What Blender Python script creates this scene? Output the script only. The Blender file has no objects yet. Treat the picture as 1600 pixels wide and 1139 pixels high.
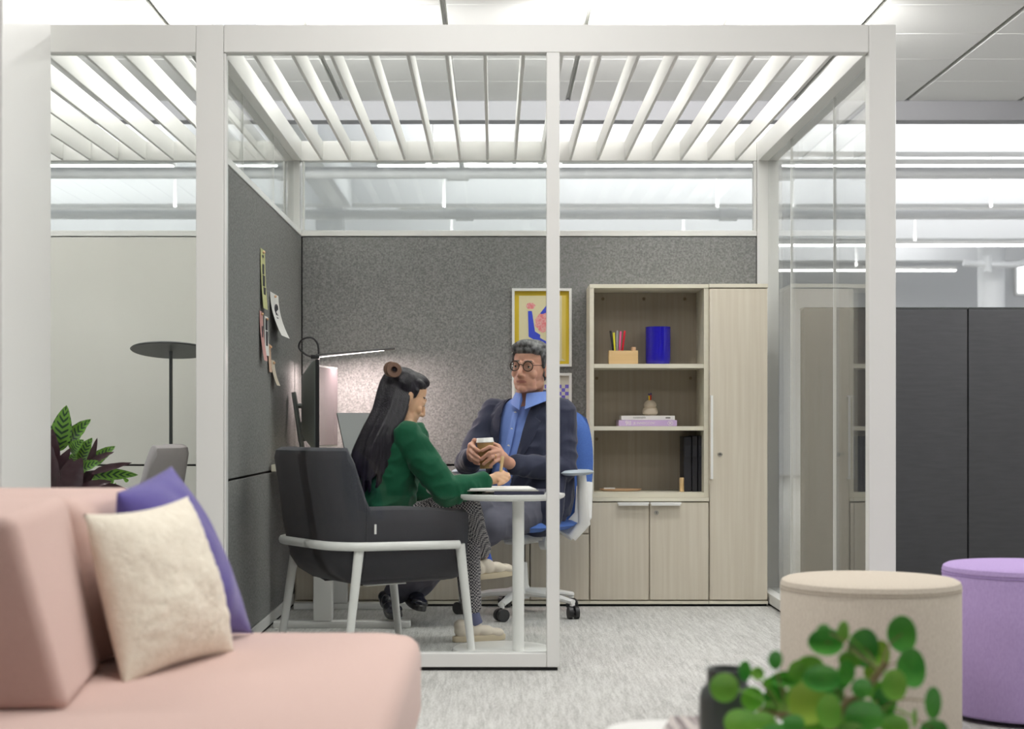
import bpy, bmesh, math, random
from mathutils import Vector, Matrix, noise
R = math.radians
random.seed(7)
scene = bpy.context.scene
COL = scene.collection
# ------------------------------------------------------------------ camera
F, VX, VY, H = 2450.0, 772.0, 664.0, 0.869      # focal length and horizon in a 1600x1139 frame, eye height in m
cam_data = bpy.data.cameras.new('camera')
cam = bpy.data.objects.new('camera', cam_data); COL.objects.link(cam)
cam.location = (0, 0, H); cam.rotation_euler = (R(90), 0, 0)
cam_data.sensor_width = 36; cam_data.lens = 36 * F / 1600
cam_data.shift_x = (800 - VX) / 1600; cam_data.shift_y = (VY - 569.5) / 1600
cam_data.clip_end = 200
cam_data.dof.use_dof = True; cam_data.dof.focus_distance = 6.9
cam_data.dof.aperture_fstop = 3.4
scene.camera = cam
# ------------------------------------------------------------------ world, exposure
w = bpy.data.worlds.new('world'); scene.world = w; w.use_nodes = True
bg = w.node_tree.nodes['Background']; bg.inputs[0].default_value = (0.93, 0.95, 1.0, 1); bg.inputs[1].default_value = 0.98
scene.view_settings.view_transform = 'Standard'; scene.view_settings.look = 'None'
scene.view_settings.gamma = 1; scene.view_settings.use_curve_mapping = False
scene.view_settings.exposure = 0.18
scene.cycles.use_denoising = True
scene.cycles.max_bounces = 10; scene.cycles.diffuse_bounces = 5; scene.cycles.glossy_bounces = 4
scene.cycles.transparent_max_bounces = 16; scene.cycles.transmission_bounces = 6
scene.cycles.caustics_reflective = False; scene.cycles.caustics_refractive = False
scene.cycles.sample_clamp_indirect = 6

def P(px, py, Y):                                 # a point of the place from where it shows and how far off it stands
    return Vector(((px - VX) / F * Y, Y, H - (py - VY) / F * Y))

# ------------------------------------------------------------------ materials
MATS = {}
def mat(name, col, rough=0.6, metal=0.0, bump=None, var=None, emit=None, spec=0.5, sheen=0.0, coat=0.0, subsurf=0.0):
    """bump=(scale, strength, stretch xyz); var=(scale, amount, stretch xyz, colour2)"""
    if name in MATS: return MATS[name]
    m = bpy.data.materials.new(name); m.use_nodes = True
    nt = m.node_tree; b = nt.nodes['Principled BSDF']
    b.inputs['Base Color'].default_value = (*col, 1); b.inputs['Roughness'].default_value = rough
    b.inputs['Metallic'].default_value = metal; b.inputs['Specular IOR Level'].default_value = spec
    if sheen: b.inputs['Sheen Weight'].default_value = sheen; b.inputs['Sheen Roughness'].default_value = 0.4
    if coat: b.inputs['Coat Weight'].default_value = coat; b.inputs['Coat Roughness'].default_value = 0.05
    if subsurf: b.inputs['Subsurface Weight'].default_value = subsurf; b.inputs['Subsurface Radius'].default_value = (0.02, 0.008, 0.004); b.inputs['Subsurface Scale'].default_value = 0.3
    if emit: b.inputs['Emission Color'].default_value = (*emit[0], 1); b.inputs['Emission Strength'].default_value = emit[1]
    tc = nt.nodes.new('ShaderNodeTexCoord')
    def nz(scale, stretch, detail=3):
        mp = nt.nodes.new('ShaderNodeMapping'); mp.inputs['Scale'].default_value = stretch
        nt.links.new(tc.outputs['Object'], mp.inputs['Vector'])
        n = nt.nodes.new('ShaderNodeTexNoise'); n.inputs['Scale'].default_value = scale; n.inputs['Detail'].default_value = detail
        nt.links.new(mp.outputs[0], n.inputs['Vector']); return n
    if var:
        n = nz(var[0], var[2]); r = nt.nodes.new('ShaderNodeMapRange')
        r.inputs['From Min'].default_value = 0.5 - var[1]; r.inputs['From Max'].default_value = 0.5 + var[1]
        nt.links.new(n.outputs['Fac'], r.inputs['Value'])
        mx = nt.nodes.new('ShaderNodeMix'); mx.data_type = 'RGBA'
        mx.inputs[6].default_value = (*col, 1); mx.inputs[7].default_value = (*var[3], 1)
        nt.links.new(r.outputs[0], mx.inputs[0]); nt.links.new(mx.outputs[2], b.inputs['Base Color'])
    if bump:
        n = nz(bump[0], bump[2]); bp = nt.nodes.new('ShaderNodeBump'); bp.inputs['Strength'].default_value = bump[1]
        bp.inputs['Distance'].default_value = 0.003
        nt.links.new(n.outputs['Fac'], bp.inputs['Height']); nt.links.new(bp.outputs[0], b.inputs['Normal'])
    MATS[name] = m; return m

I3 = (1, 1, 1)
M_frame = mat('white_powder_coat', (0.80, 0.80, 0.78), 0.35, bump=(400, 0.03, I3))
M_slat = mat('white_slat', (0.80, 0.80, 0.78), 0.55)
M_white = mat('white_paint', (0.78, 0.79, 0.80), 0.7)
M_tile = mat('ceiling_tile', (0.80, 0.795, 0.78), 0.9, bump=(300, 0.15, I3))
M_grid = mat('ceiling_grid_metal', (0.30, 0.30, 0.27), 0.5)
M_gap = mat('black_gap', (0.012, 0.012, 0.012), 0.9)
M_felt = mat('grey_felt', (0.150, 0.152, 0.150), 1.0, bump=(260, 0.25, I3), var=(120, 0.2, I3, (0.285, 0.285, 0.28)), spec=0.1)
M_pale = mat('pale_gloss_panel', (0.70, 0.69, 0.64), 0.3, var=(1.2, 0.3, I3, (0.73, 0.72, 0.68)))
M_wood = mat('pale_wood', (0.58, 0.52, 0.42), 0.55, bump=(60, 0.04, (1, 1, 0.03)), var=(55, 0.25, (1.0, 1.0, 0.035), (0.66, 0.61, 0.51)))
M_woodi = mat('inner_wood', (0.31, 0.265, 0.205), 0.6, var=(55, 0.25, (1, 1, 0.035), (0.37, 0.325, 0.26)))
M_edge = mat('pale_edge_band', (0.72, 0.69, 0.57), 0.5, var=(40, 0.3, (0.05, 1, 1), (0.66, 0.62, 0.51)))
M_wmetal = mat('white_metal', (0.84, 0.84, 0.82), 0.3)
M_steel = mat('lock_steel', (0.45, 0.43, 0.38), 0.3, metal=0.9)
M_black = mat('black_plastic', (0.015, 0.015, 0.017), 0.4)
M_dark = mat('dark_metal', (0.055, 0.06, 0.06), 0.45)
M_gmetal = mat('grey_green_metal', (0.16, 0.18, 0.17), 0.4)
M_chair = mat('charcoal_fabric', (0.044, 0.046, 0.054), 0.95, bump=(300, 0.2, I3), var=(250, 0.2, I3, (0.064, 0.066, 0.076)), sheen=0.15, spec=0.15)
M_greych = mat('mauve_grey_fabric', (0.42, 0.39, 0.40), 0.95, bump=(500, 0.3, I3))
M_pink = mat('pink_fabric', (0.62, 0.44, 0.39), 0.95, bump=(500, 0.35, I3), var=(260, 0.22, I3, (0.68, 0.50, 0.45)), sheen=0.2, spec=0.15)
M_boucle = mat('cream_boucle', (0.76, 0.69, 0.57), 1.0, bump=(130, 0.9, I3), var=(60, 0.25, I3, (0.84, 0.78, 0.66)), sheen=0.3, spec=0.1)
M_purple = mat('violet_fabric', (0.075, 0.055, 0.25), 0.85, bump=(420, 0.3, I3), var=(300, 0.2, I3, (0.11, 0.085, 0.33)), sheen=0.3)
M_beige = mat('oatmeal_fabric', (0.52, 0.46, 0.385), 0.95, bump=(450, 0.35, I3), var=(220, 0.2, (1, 1, 0.4), (0.60, 0.54, 0.46)), spec=0.1)
M_lav = mat('lavender_fabric', (0.41, 0.30, 0.56), 0.95, bump=(450, 0.35, I3), var=(220, 0.2, (1, 1, 0.4), (0.47, 0.35, 0.62)), spec=0.1)
M_panel = mat('dark_panel_fabric', (0.062, 0.063, 0.068), 0.9, bump=(500, 0.2, (0.3, 1, 1)), var=(60, 0.3, (0.15, 1, 1), (0.078, 0.079, 0.084)), spec=0.15)
M_cobalt = mat('cobalt_glaze', (0.015, 0.010, 0.38), 0.12, coat=0.6)
M_oak = mat('light_oak', (0.62, 0.42, 0.20), 0.5, var=(40, 0.25, (0.1, 1, 1), (0.72, 0.52, 0.28)))
M_tray = mat('tan_wood', (0.62, 0.40, 0.25), 0.5)
M_stone = mat('beige_ceramic', (0.58, 0.49, 0.38), 0.6, bump=(90, 0.1, I3))
M_paperw = mat('white_paper', (0.80, 0.79, 0.77), 0.8)
M_lilac = mat('lilac_cover', (0.50, 0.36, 0.66), 0.5, var=(6, 0.2, I3, (0.66, 0.50, 0.74)))
M_ink = mat('dark_ink', (0.03, 0.03, 0.04), 0.7)
M_inkg = mat('grey_ink', (0.22, 0.21, 0.20), 0.7)
M_binder = mat('black_binder', (0.018, 0.018, 0.024), 0.5)
M_blue = mat('blue_mesh', (0.045, 0.12, 0.42), 0.7, bump=(500, 0.4, I3), var=(300, 0.2, I3, (0.07, 0.17, 0.52)))
M_bluegrey = mat('blue_grey_plastic', (0.42, 0.48, 0.54), 0.45)
M_leaf = mat('pilea_leaf', (0.04, 0.29, 0.04), 0.28, var=(18, 0.25, I3, (0.12, 0.44, 0.06)), spec=0.5)
M_leafy = mat('pilea_young_leaf', (0.26, 0.54, 0.07), 0.35, var=(18, 0.25, I3, (0.15, 0.46, 0.05)))
M_stem = mat('plant_stem', (0.22, 0.16, 0.07), 0.6)
M_pot = mat('grey_green_ceramic', (0.045, 0.055, 0.052), 0.45, bump=(30, 0.1, I3))
M_potg = mat('grey_pot', (0.16, 0.15, 0.15), 0.6)

def carpet():
    m = bpy.data.materials.new('grey_streaked_carpet'); m.use_nodes = True; nt = m.node_tree; b = nt.nodes['Principled BSDF']
    b.inputs['Roughness'].default_value = 1; b.inputs['Specular IOR Level'].default_value = 0.05
    tc = nt.nodes.new('ShaderNodeTexCoord')
    def nz(scale, st, rot=0):
        mp = nt.nodes.new('ShaderNodeMapping'); mp.inputs['Scale'].default_value = st; mp.inputs['Rotation'].default_value = (0, 0, rot)
        nt.links.new(tc.outputs['Object'], mp.inputs[0]); n = nt.nodes.new('ShaderNodeTexNoise')
        n.inputs['Scale'].default_value = scale; n.inputs['Detail'].default_value = 4; n.inputs['Roughness'].default_value = 0.65
        nt.links.new(mp.outputs[0], n.inputs[0]); return n
    a = nz(95, (1, 0.07, 1), .06); c = nz(200, (1, 0.25, 1), -.05); d = nz(3, (1, 1, 1))
    m1 = nt.nodes.new('ShaderNodeMath'); m1.operation = 'ADD'; nt.links.new(a.outputs[0], m1.inputs[0]); nt.links.new(c.outputs[0], m1.inputs[1])
    m2 = nt.nodes.new('ShaderNodeMath'); m2.operation = 'MULTIPLY_ADD'; m2.inputs[1].default_value = 0.25
    nt.links.new(d.outputs[0], m2.inputs[0]); nt.links.new(m1.outputs[0], m2.inputs[2])
    cr = nt.nodes.new('ShaderNodeValToRGB'); e = cr.color_ramp.elements
    mr = nt.nodes.new('ShaderNodeMapRange'); mr.inputs['From Min'].default_value = 0.75; mr.inputs['From Max'].default_value = 1.5
    nt.links.new(m2.outputs[0], mr.inputs[0]); nt.links.new(mr.outputs[0], cr.inputs[0])
    e[0].position = 0.15; e[0].color = (0.36, 0.355, 0.34, 1); e[1].position = 0.75; e[1].color = (0.60, 0.60, 0.58, 1)
    nt.links.new(cr.outputs[0], b.inputs['Base Color'])
    bp = nt.nodes.new('ShaderNodeBump'); bp.inputs['Strength'].default_value = 0.6; bp.inputs['Distance'].default_value = 0.004
    nt.links.new(m1.outputs[0], bp.inputs['Height']); nt.links.new(bp.outputs[0], b.inputs['Normal'])
    return m
M_carpet = carpet()

def glass(nm='clear_pane', ior=1.5):
    m = bpy.data.materials.new(nm); m.use_nodes = True; nt = m.node_tree; nt.nodes.clear()
    out = nt.nodes.new('ShaderNodeOutputMaterial'); mix = nt.nodes.new('ShaderNodeMixShader')
    tr = nt.nodes.new('ShaderNodeBsdfTransparent'); tr.inputs[0].default_value = (0.975, 0.985, 0.98, 1)
    gl = nt.nodes.new('ShaderNodeBsdfGlossy'); gl.inputs['Roughness'].default_value = 0.0
    geo = nt.nodes.new('ShaderNodeNewGeometry'); mr = nt.nodes.new('ShaderNodeMapRange')
    mr.inputs['To Min'].default_value = ior; mr.inputs['To Max'].default_value = 1 / ior
    nt.links.new(geo.outputs['Backfacing'], mr.inputs[0])
    fr = nt.nodes.new('ShaderNodeFresnel'); nt.links.new(mr.outputs[0], fr.inputs['IOR'])
    nt.links.new(fr.outputs[0], mix.inputs[0]); nt.links.new(tr.outputs[0], mix.inputs[1]); nt.links.new(gl.outputs[0], mix.inputs[2])
    nt.links.new(mix.outputs[0], out.inputs[0]); return m
M_glass = glass(); M_glassf = glass('anti_reflective_pane', 1.2)
def emis(name, col, s):
    m = bpy.data.materials.new(name); m.use_nodes = True; nt = m.node_tree; nt.nodes.clear()
    out = nt.nodes.new('ShaderNodeOutputMaterial'); e = nt.nodes.new('ShaderNodeEmission')
    e.inputs[0].default_value = (*col, 1); e.inputs[1].default_value = s; nt.links.new(e.outputs[0], out.inputs[0]); return m

# ------------------------------------------------------------------ mesh helpers
class MB:
    def __init__(s): s.bm = bmesh.new()
    def box(s, a, b, bev=0.0, seg=2, M=None):
        a, b = Vector(a), Vector(b)
        t = bmesh.new(); bmesh.ops.create_cube(t, size=1)
        c = (a + b) / 2; d = b - a
        for v in t.verts: v.co = Vector((v.co.x * abs(d.x), v.co.y * abs(d.y), v.co.z * abs(d.z))) + c
        if bev: bmesh.ops.bevel(t, geom=t.edges[:], offset=min(bev, 0.49 * min(abs(d.x), abs(d.y), abs(d.z))), segments=seg, profile=0.5, affect='EDGES')
        s.add(t, M); return s
    def add(s, t, M=None):
        if M is not None: bmesh.ops.transform(t, matrix=M, verts=t.verts[:])
        mp = {}
        for v in t.verts: mp[v] = s.bm.verts.new(v.co)
        for f in t.faces:
            try: s.bm.faces.new([mp[v] for v in f.verts])
            except ValueError: pass
        t.free(); return s
    def grid(s, rows, close_u=False, caps=True):
        """rows: lists of points; consecutive rows are joined; close_u joins ends of a row"""
        vs = [[s.bm.verts.new(p) for p in r] for r in rows]
        n = len(vs[0])
        for i in range(len(vs) - 1):
            for j in range(n if close_u else n - 1):
                k = (j + 1) % n
                s.bm.faces.new([vs[i][j], vs[i][k], vs[i + 1][k], vs[i + 1][j]])
        if caps and close_u:
            s.bm.faces.new(list(reversed(vs[0]))); s.bm.faces.new(vs[-1])
        return s
    def tube(s, pts, r, n=12, flat=None, up=Vector((0, 0, 1))):
        """pts path, r radius or list; flat=(a,b) multiplies the two cross axes"""
        pts = [Vector(p) for p in pts]; m = len(pts)
        rr = r if isinstance(r, (list, tuple)) else [r] * m
        fa, fb = flat or (1, 1); rows = []; prev = None
        for i, p in enumerate(pts):
            t = (pts[min(i + 1, m - 1)] - pts[max(i - 1, 0)]).normalized()
            u = up if prev is None else prev
            a = u - t * u.dot(t)
            if a.length < 1e-4: a = Vector((1, 0, 0)) - t * t.x
            a.normalize(); b = t.cross(a); prev = a
            rows.append([p + a * (math.cos(2 * math.pi * k / n) * rr[i] * fa) + b * (math.sin(2 * math.pi * k / n) * rr[i] * fb) for k in range(n)])
        s.grid(rows, True); return s
    def lathe(s, prof, c=(0, 0, 0), n=32, M=None):
        """prof (radius, z) bottom to top"""
        c = Vector(c); t = MB()
        rows = [[c + Vector((math.cos(2 * math.pi * k / n) * max(q, 1e-4), math.sin(2 * math.pi * k / n) * max(q, 1e-4), z)) for k in range(n)] for q, z in prof]
        t.grid(rows, True); s.add(t.bm, M); return s
    def ell(s, c, r, M=None, seg=20, rings=14):
        t = bmesh.new(); bmesh.ops.create_uvsphere(t, u_segments=seg, v_segments=rings, radius=1)
        rr = r if isinstance(r, (tuple, list)) else (r, r, r)
        T = Matrix.Translation(c) @ (M.to_4x4() if M is not None else Matrix()) @ Matrix.Diagonal((*rr, 1))
        s.add(t, T); return s
    def cap(s, a, b, ra, rb=None):
        a, b = Vector(a), Vector(b); rb = ra if rb is None else rb
        s.ell(a, ra, seg=16, rings=10); s.ell(b, rb, seg=16, rings=10)
        if (b - a).length > 1e-5: s.tube([a, b], [ra, rb], 16)
        return s
    def chain(s, pts, rs):
        for i in range(len(pts) - 1): s.cap(pts[i], pts[i + 1], rs[i], rs[i + 1])
        return s

def finish(o, name, m, parent, smooth):
    if m is not None: o.data.materials.append(m)
    if smooth:
        o.data.polygons.foreach_set('use_smooth', [True] * len(o.data.polygons))
        if smooth != 'all':
            try: o.data.set_sharp_from_angle(angle=R(38))
            except Exception: pass
    COL.objects.link(o)
    if parent is not None: o.parent = parent; o.matrix_parent_inverse = parent.matrix_basis.inverted()
    return o
def obj(name, mb, m, parent=None, smooth=True):
    """mesh in world coordinates; a top-level mesh gets its origin at its base"""
    me = bpy.data.meshes.new(name)
    bmesh.ops.recalc_face_normals(mb.bm, faces=mb.bm.faces[:])
    mb.bm.to_mesh(me); mb.bm.free(); o = bpy.data.objects.new(name, me)
    if parent is None and len(me.vertices):
        xs = [v.co for v in me.vertices]
        c = Vector(((min(v.x for v in xs) + max(v.x for v in xs)) / 2, (min(v.y for v in xs) + max(v.y for v in xs)) / 2, min(v.z for v in xs)))
        me.transform(Matrix.Translation(-c)); o.location = c
    return finish(o, name, m, parent, smooth)
def thing(name, label, cat, loc=(0, 0, 0), group=None):
    o = bpy.data.objects.new(name, None); COL.objects.link(o); o.location = loc; o.empty_display_size = 0.1
    o['label'] = label; o['category'] = cat
    if group: o['group'] = group
    bpy.context.view_layer.update() if False else None
    o.matrix_basis = Matrix.Translation(loc)
    return o
def tag(o, label, cat, group=None):
    o['label'] = label; o['category'] = cat
    if group: o['group'] = group
    return o
def struct(name, mb, m, smooth=False):
    o = obj(name, mb, m, None, smooth); o['kind'] = 'structure'; return o
def bx(name, a, b, m, parent=None, bev=0.0, seg=2):
    return obj(name, MB().box(a, b, bev, seg), m, parent, bool(bev))
def spline(pts, n=8):
    pts = [Vector(p) for p in pts]; out = []
    for i in range(len(pts) - 1):
        p0 = pts[max(i - 1, 0)]; p1 = pts[i]; p2 = pts[i + 1]; p3 = pts[min(i + 2, len(pts) - 1)]
        for k in range(n):
            t = k / n
            out.append(0.5 * ((2 * p1) + (p2 - p0) * t + (2 * p0 - 5 * p1 + 4 * p2 - p3) * t * t + (3 * p1 - p0 - 3 * p2 + p3) * t ** 3))
    out.append(pts[-1]); return out
def frame3(origin, xaxis, yaxis):
    x = Vector(xaxis).normalized(); z = x.cross(Vector(yaxis)).normalized(); y = z.cross(x)
    return Matrix(((x.x, y.x, z.x, origin[0]), (x.y, y.y, z.y, origin[1]), (x.z, y.z, z.z, origin[2]), (0, 0, 0, 1)))
def text(name, s, size, M, m, parent, ext=0.0003, align='CENTER'):
    c = bpy.data.curves.new(name, 'FONT'); c.body = s; c.size = size; c.extrude = ext; c.align_x = align; c.align_y = 'CENTER'
    t = bpy.data.objects.new(name, c); COL.objects.link(t)
    dg = bpy.context.evaluated_depsgraph_get(); me = bpy.data.meshes.new_from_object(t.evaluated_get(dg))
    bpy.data.objects.remove(t); me.name = name; me.transform(M); o = bpy.data.objects.new(name, me)
    me.materials.clear(); return finish(o, name, m, parent, False)

# ------------------------------------------------------------------ added lamps over the lounge and pod
Y0, Y1, YB, YC = 5.544, 5.60, 7.82, 7.523          # front frame face, its rear edge, back wall, cabinet fronts
XL, XR = -0.96, 1.318
ZC = 3.07
I_WALL = (0.16, 0.16, 0.17)
M_lamp = emis('lamp_diffuser', (1, 0.985, 0.95), 9)
M_lampb = emis('cool_lamp_diffuser', (0.93, 0.95, 1), 1.0)
def added_panel(x, y, sx, sy, power, label, z=ZC, col=(1, 0.985, 0.96)):  # unseen ceiling panels, added to light the lounge and the pod front
    t = thing('ceiling_light', label, 'light', (x, y, z - 0.03), 'added ceiling lights above the lounge and pods')
    f = MB()
    for a, b in (((x - sx / 2, y - sy / 2, z - .03), (x + sx / 2, y - sy / 2 + .03, z - .002)), ((x - sx / 2, y + sy / 2 - .03, z - .03), (x + sx / 2, y + sy / 2, z - .002)),
                 ((x - sx / 2, y - sy / 2 + .03, z - .03), (x - sx / 2 + .03, y + sy / 2 - .03, z - .002)), ((x + sx / 2 - .03, y - sy / 2 + .03, z - .03), (x + sx / 2, y + sy / 2 - .03, z - .002))): f.box(a, b)
    obj('frame', f, M_frame, t, False)
    l = bpy.data.lights.new('lamp', 'AREA'); l.shape = 'RECTANGLE'; l.size = sx - .06; l.size_y = sy - .06; l.energy = power; l.color = col
    lo = bpy.data.objects.new('lamp', l); COL.objects.link(lo); lo.location = (x, y, z - 0.02); lo.parent = t; lo.matrix_parent_inverse = t.matrix_basis.inverted()
    return t
LAB = 'added ceiling light outside the frame'
for x in (-3.2, 0.0, 3.2):
    for y in (2.7, 4.3):
        if x < -1 and y > 4: continue
        added_panel(x, y, 1.2, 0.6, 30 if y < 3 else 24, LAB + ', ' + {-3.2: 'far left beside the sofa', 0.0: 'in the middle', 3.2: 'far right past the ottomans'}[x] + (', nearer the viewer' if y < 3 else ', nearer the pod'))
added_panel(3.2, 6.2, 1.2, 0.6, 12, 'added ceiling light outside the frame, right of the pod beside the dark screens')
def added_pendant(x0, x1, y, z, up, down, label):  # unseen pendants, added to light slats, ceiling and pod interior
    t = thing('pendant_light', label, 'light', (x0, y, z), 'added short pendants above the pods')
    bx('housing', (x0, y - .04, z), (x1, y + .04, z + .04), M_frame, t)
    for nm, p, zz, rx in (('uplight', up, z + .045, 180), ('downlight', down, z - .005, 0)):
        l = bpy.data.lights.new(nm, 'AREA'); l.shape = 'RECTANGLE'; l.size = x1 - x0 - .04; l.size_y = .07; l.energy = p * (x1 - x0); l.color = (1, .99, .96)
        lo = bpy.data.objects.new(nm, l); COL.objects.link(lo); lo.location = ((x0 + x1) / 2, y, zz); lo.rotation_euler = (R(rx), 0, 0); lo.parent = t; lo.matrix_parent_inverse = t.matrix_basis.inverted()
    for x in (x0 + .1, x1 - .1): obj('cable', MB().tube([(x, y, z + .04), (x, y, ZC)], .003, 6), M_frame, t)
def added_uplight(x0, x1, y, z, p, label):  # uplights added out of sight behind the beam to brighten the ceiling
    t = thing('pendant_light', label, 'light', (x0, y, z), 'added short pendants above the pods')
    bx('housing', (x0, y - .04, z), (x1, y + .04, z + .03), M_frame, t)
    for k, (rx, q) in enumerate(((180 - 62, p * 2.3), (180, p * .12), (180 + 48, p * .25))):
        l = bpy.data.lights.new('uplight', 'AREA'); l.shape = 'RECTANGLE'; l.size = x1 - x0 - .04; l.size_y = .05; l.energy = q * (x1 - x0); l.color = (1, .99, .96)
        lo = bpy.data.objects.new('uplight', l); COL.objects.link(lo); lo.location = ((x0 + x1) / 2, y + (.03, 0, -.03)[k], z + .06); lo.rotation_euler = (R(rx), 0, 0); lo.parent = t; lo.matrix_parent_inverse = t.matrix_basis.inverted()
added_uplight(-3.4, -2.2, 8.1, 2.845, 11, 'added short white uplight pendant over the back of the left pod, hidden behind the beam')
added_uplight(-1.5, -.7, 8.1, 2.845, 26, 'added short white uplight pendant over the back left corner of the pod, hidden behind the beam')
added_uplight(.5, 1.75, 8.1, 2.845, 25, 'added short white uplight pendant over the bookcase, hidden behind the beam')
added_pendant(-2.9, -1.9, 6.6, 2.74, 13, 18, 'added short white pendant above the left pod, outside the frame')
added_pendant(-1.35, -.45, 6.55, 2.74, 20, 13, 'added short white pendant above the left half of the pod, outside the frame')
added_pendant(.55, 1.75, 6.55, 2.74, 22, 16, 'added short white pendant above the right half of the pod, outside the frame')
added_pendant(2.6, 4.2, 6.95, 2.74, 12, 12, 'added short white pendant right of the pod, outside the frame')

# ------------------------------------------------------------------ the setting
struct('floor', MB().box((-14, -4, -0.1), (16, 28, 0)), M_carpet)
cl = struct('ceiling', MB().box((-14, -4, ZC + .02), (16, 10.65, ZC + .25)), M_tile)
TX, TY = 0.767, 0.61
tile_me = None; bar_me = None
for k in range(-6, 6):
    x0 = 0.5 + TX * k
    for j in range(0, 5):
        y1 = 10.65 - TY * j
        if tile_me is None:
            o = bx('ceiling_tile', (x0 + .016, y1 - TY + .004, ZC), (x0 + TX - .016, y1 - .004, ZC + .022), M_tile, cl, 0.002, 1); tile_me = (o, x0, y1)
        else:
            o = tile_me[0].copy(); COL.objects.link(o); o.location = tile_me[0].location + Vector((x0 - tile_me[1], y1 - tile_me[2], 0))
    if bar_me is None:
        b = MB(); b.box((x0 - .016, 10.65 - 5 * TY, ZC + .012), (x0 - .006, 10.65, ZC + .02)); b.box((x0 + .005, 10.65 - 5 * TY, ZC + .012), (x0 + .016, 10.65, ZC + .02))
        o = obj('ceiling_rail', b, M_grid, cl, False); bar_me = (o, x0)
    else:
        o = bar_me[0].copy(); COL.objects.link(o); o.location = bar_me[0].location + Vector((x0 - bar_me[1], 0, 0))
struct('wall_behind', MB().box((-14, -4.2, 0), (16, -4, ZC)), mat('lounge_wall', I_WALL, .9))
struct('ceiling_front', MB().box((-14, -4, ZC), (16, 10.65 - 5 * TY - .01, ZC + .0195)), M_tile)
M_bulk = mat('grey_bulkhead', (0.36, 0.36, 0.38), 0.8)
struct('trim_1', MB().box((-14, 10.652, 2.94), (16, 10.80, 4.0)), M_bulk)
panel_b = thing('ceiling_light', 'small recessed ceiling light showing just above the white beam near the left post', 'light', (-1.42, 8.55, ZC - .02))
bx('frame', (-1.56, 8.30, ZC - .006), (-1.28, 8.82, ZC - .001), M_frame, panel_b); bx('diffuser', (-1.54, 8.32, ZC - .012), (-1.30, 8.80, ZC - .0065), M_lampb, panel_b)

# open office beyond: high slab, downstand beams, pendants, column, pipes, far wall with windows
ZH = 3.9
struct('ceiling_far', MB().box((-14, 10.8, ZH), (16, 28, ZH + .2)), M_white)
struct('wall_far', MB().box((-14, 27, 0), (16, 27.2, ZH)), M_white)
for i, y in enumerate((14.8, 18.3, 21.7, 24.6)):
    struct('trim_%d' % (i + 2), MB().box((-14, y, 3.45), (16, y + .3, ZH - .001)), M_white)
struct('trim_6', MB().box((-1.95, 10.81, 3.40), (-1.66, 18.29, ZH - .001)), M_white)
struct('column_1', MB().box((-2.12, 18.62, 0), (-1.80, 18.94, ZH - .002)), M_white)
struct('column_2', MB().lathe([(0.185, 0), (0.185, ZH - .002)], (7.07, 22.3, 0), 28), M_white, True)
struct('wall_left_column', MB().box((-2.3, 4.85, 0), (-1.52, 5.38, ZC - .001), .004), M_frame)
M_tubel = emis('pendant_diffuser', (1, 1, 0.97), 9)
def pendant(x0, x1, y, label):
    t = thing('pendant_light', label, 'light', (x0, y, 3.2)); z = 3.2
    bx('housing', (x0, y - .05, z), (x1, y + .05, z + .05), M_frame, t)
    bx('diffuser', (x0 + .01, y - .045, z - .012), (x1 - .01, y + .045, z - .0005), M_tubel, t)
    n = 0; x = x0 + .5
    while x < x1:
        obj('cable', MB().tube([(x, y, z + .05), (x, y, ZH)], 0.012, 6), M_frame, t); x += 3.0
    for xx in ((x0 + x1) / 2,):
        l = bpy.data.lights.new('uplight', 'AREA'); l.shape = 'RECTANGLE'; l.size = x1 - x0 - .1; l.size_y = .1; l.energy = 10 * (x1 - x0)
        lo = bpy.data.objects.new('uplight', l); COL.objects.link(lo); lo.location = (xx, y, z + .062); lo.rotation_euler = (R(180), 0, 0)
        lo.parent = t; lo.matrix_parent_inverse = t.matrix_basis.inverted()
names = ['nearest', 'second', 'third', 'farthest']
for i, y in enumerate((14.1, 17.2, 20.3, 23.6)):
    pendant(-1.05, 9.5 if i != 3 else 6.95, y, 'long white linear pendant light beyond the pod, %s of the right-hand row' % names[i])
    pendant(-10, -2.88, y, 'long white linear pendant light beyond the left pod, %s of the left-hand row' % names[i])
for y, z, r, lb in ((13.0, 2.96, .05, 'white horizontal ceiling pipe just under the nearest pendant light'), (16.1, 3.03, .05, 'white horizontal ceiling pipe level with the second pendant light')):
    t = MB(); t.tube([(-9, y, z), (9, y, z)], r, 12)
    for x in (-6.0, -0.3, 2.4, 6): t.tube([(x - .09, y, z), (x + .09, y, z)], r * 1.35, 12)
    tag(obj('ceiling_pipe', t, M_white), lb, 'pipe')
t = MB(); t.tube(spline([P(1505, 411, 21.9), P(1545, 413, 21.9), P(1590, 413, 21.9), P(1625, 402, 21.9)], 5), .045, 10); t.tube([P(1543, 400, 21.9), P(1543, 425, 21.9)], .06, 10)
tag(obj('ceiling_pipe', t, M_white), 'white bent pipe crossing the round white column at far right', 'pipe')
M_day = emis('daylight_window', (0.95, 0.98, 1), 2.2)
for i, (xa, xb) in enumerate(((8.95, 10.6), (11.0, 12.8))):
    wn = struct('window_%d' % (i + 1), MB().box((xa, 26.95, 3.1), (xb, 26.999, 3.75)), M_frame)
    bx('window_pane', (xa + .05, 26.93, 3.14), (xb - .05, 26.949, 3.71), M_day, wn)

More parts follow.
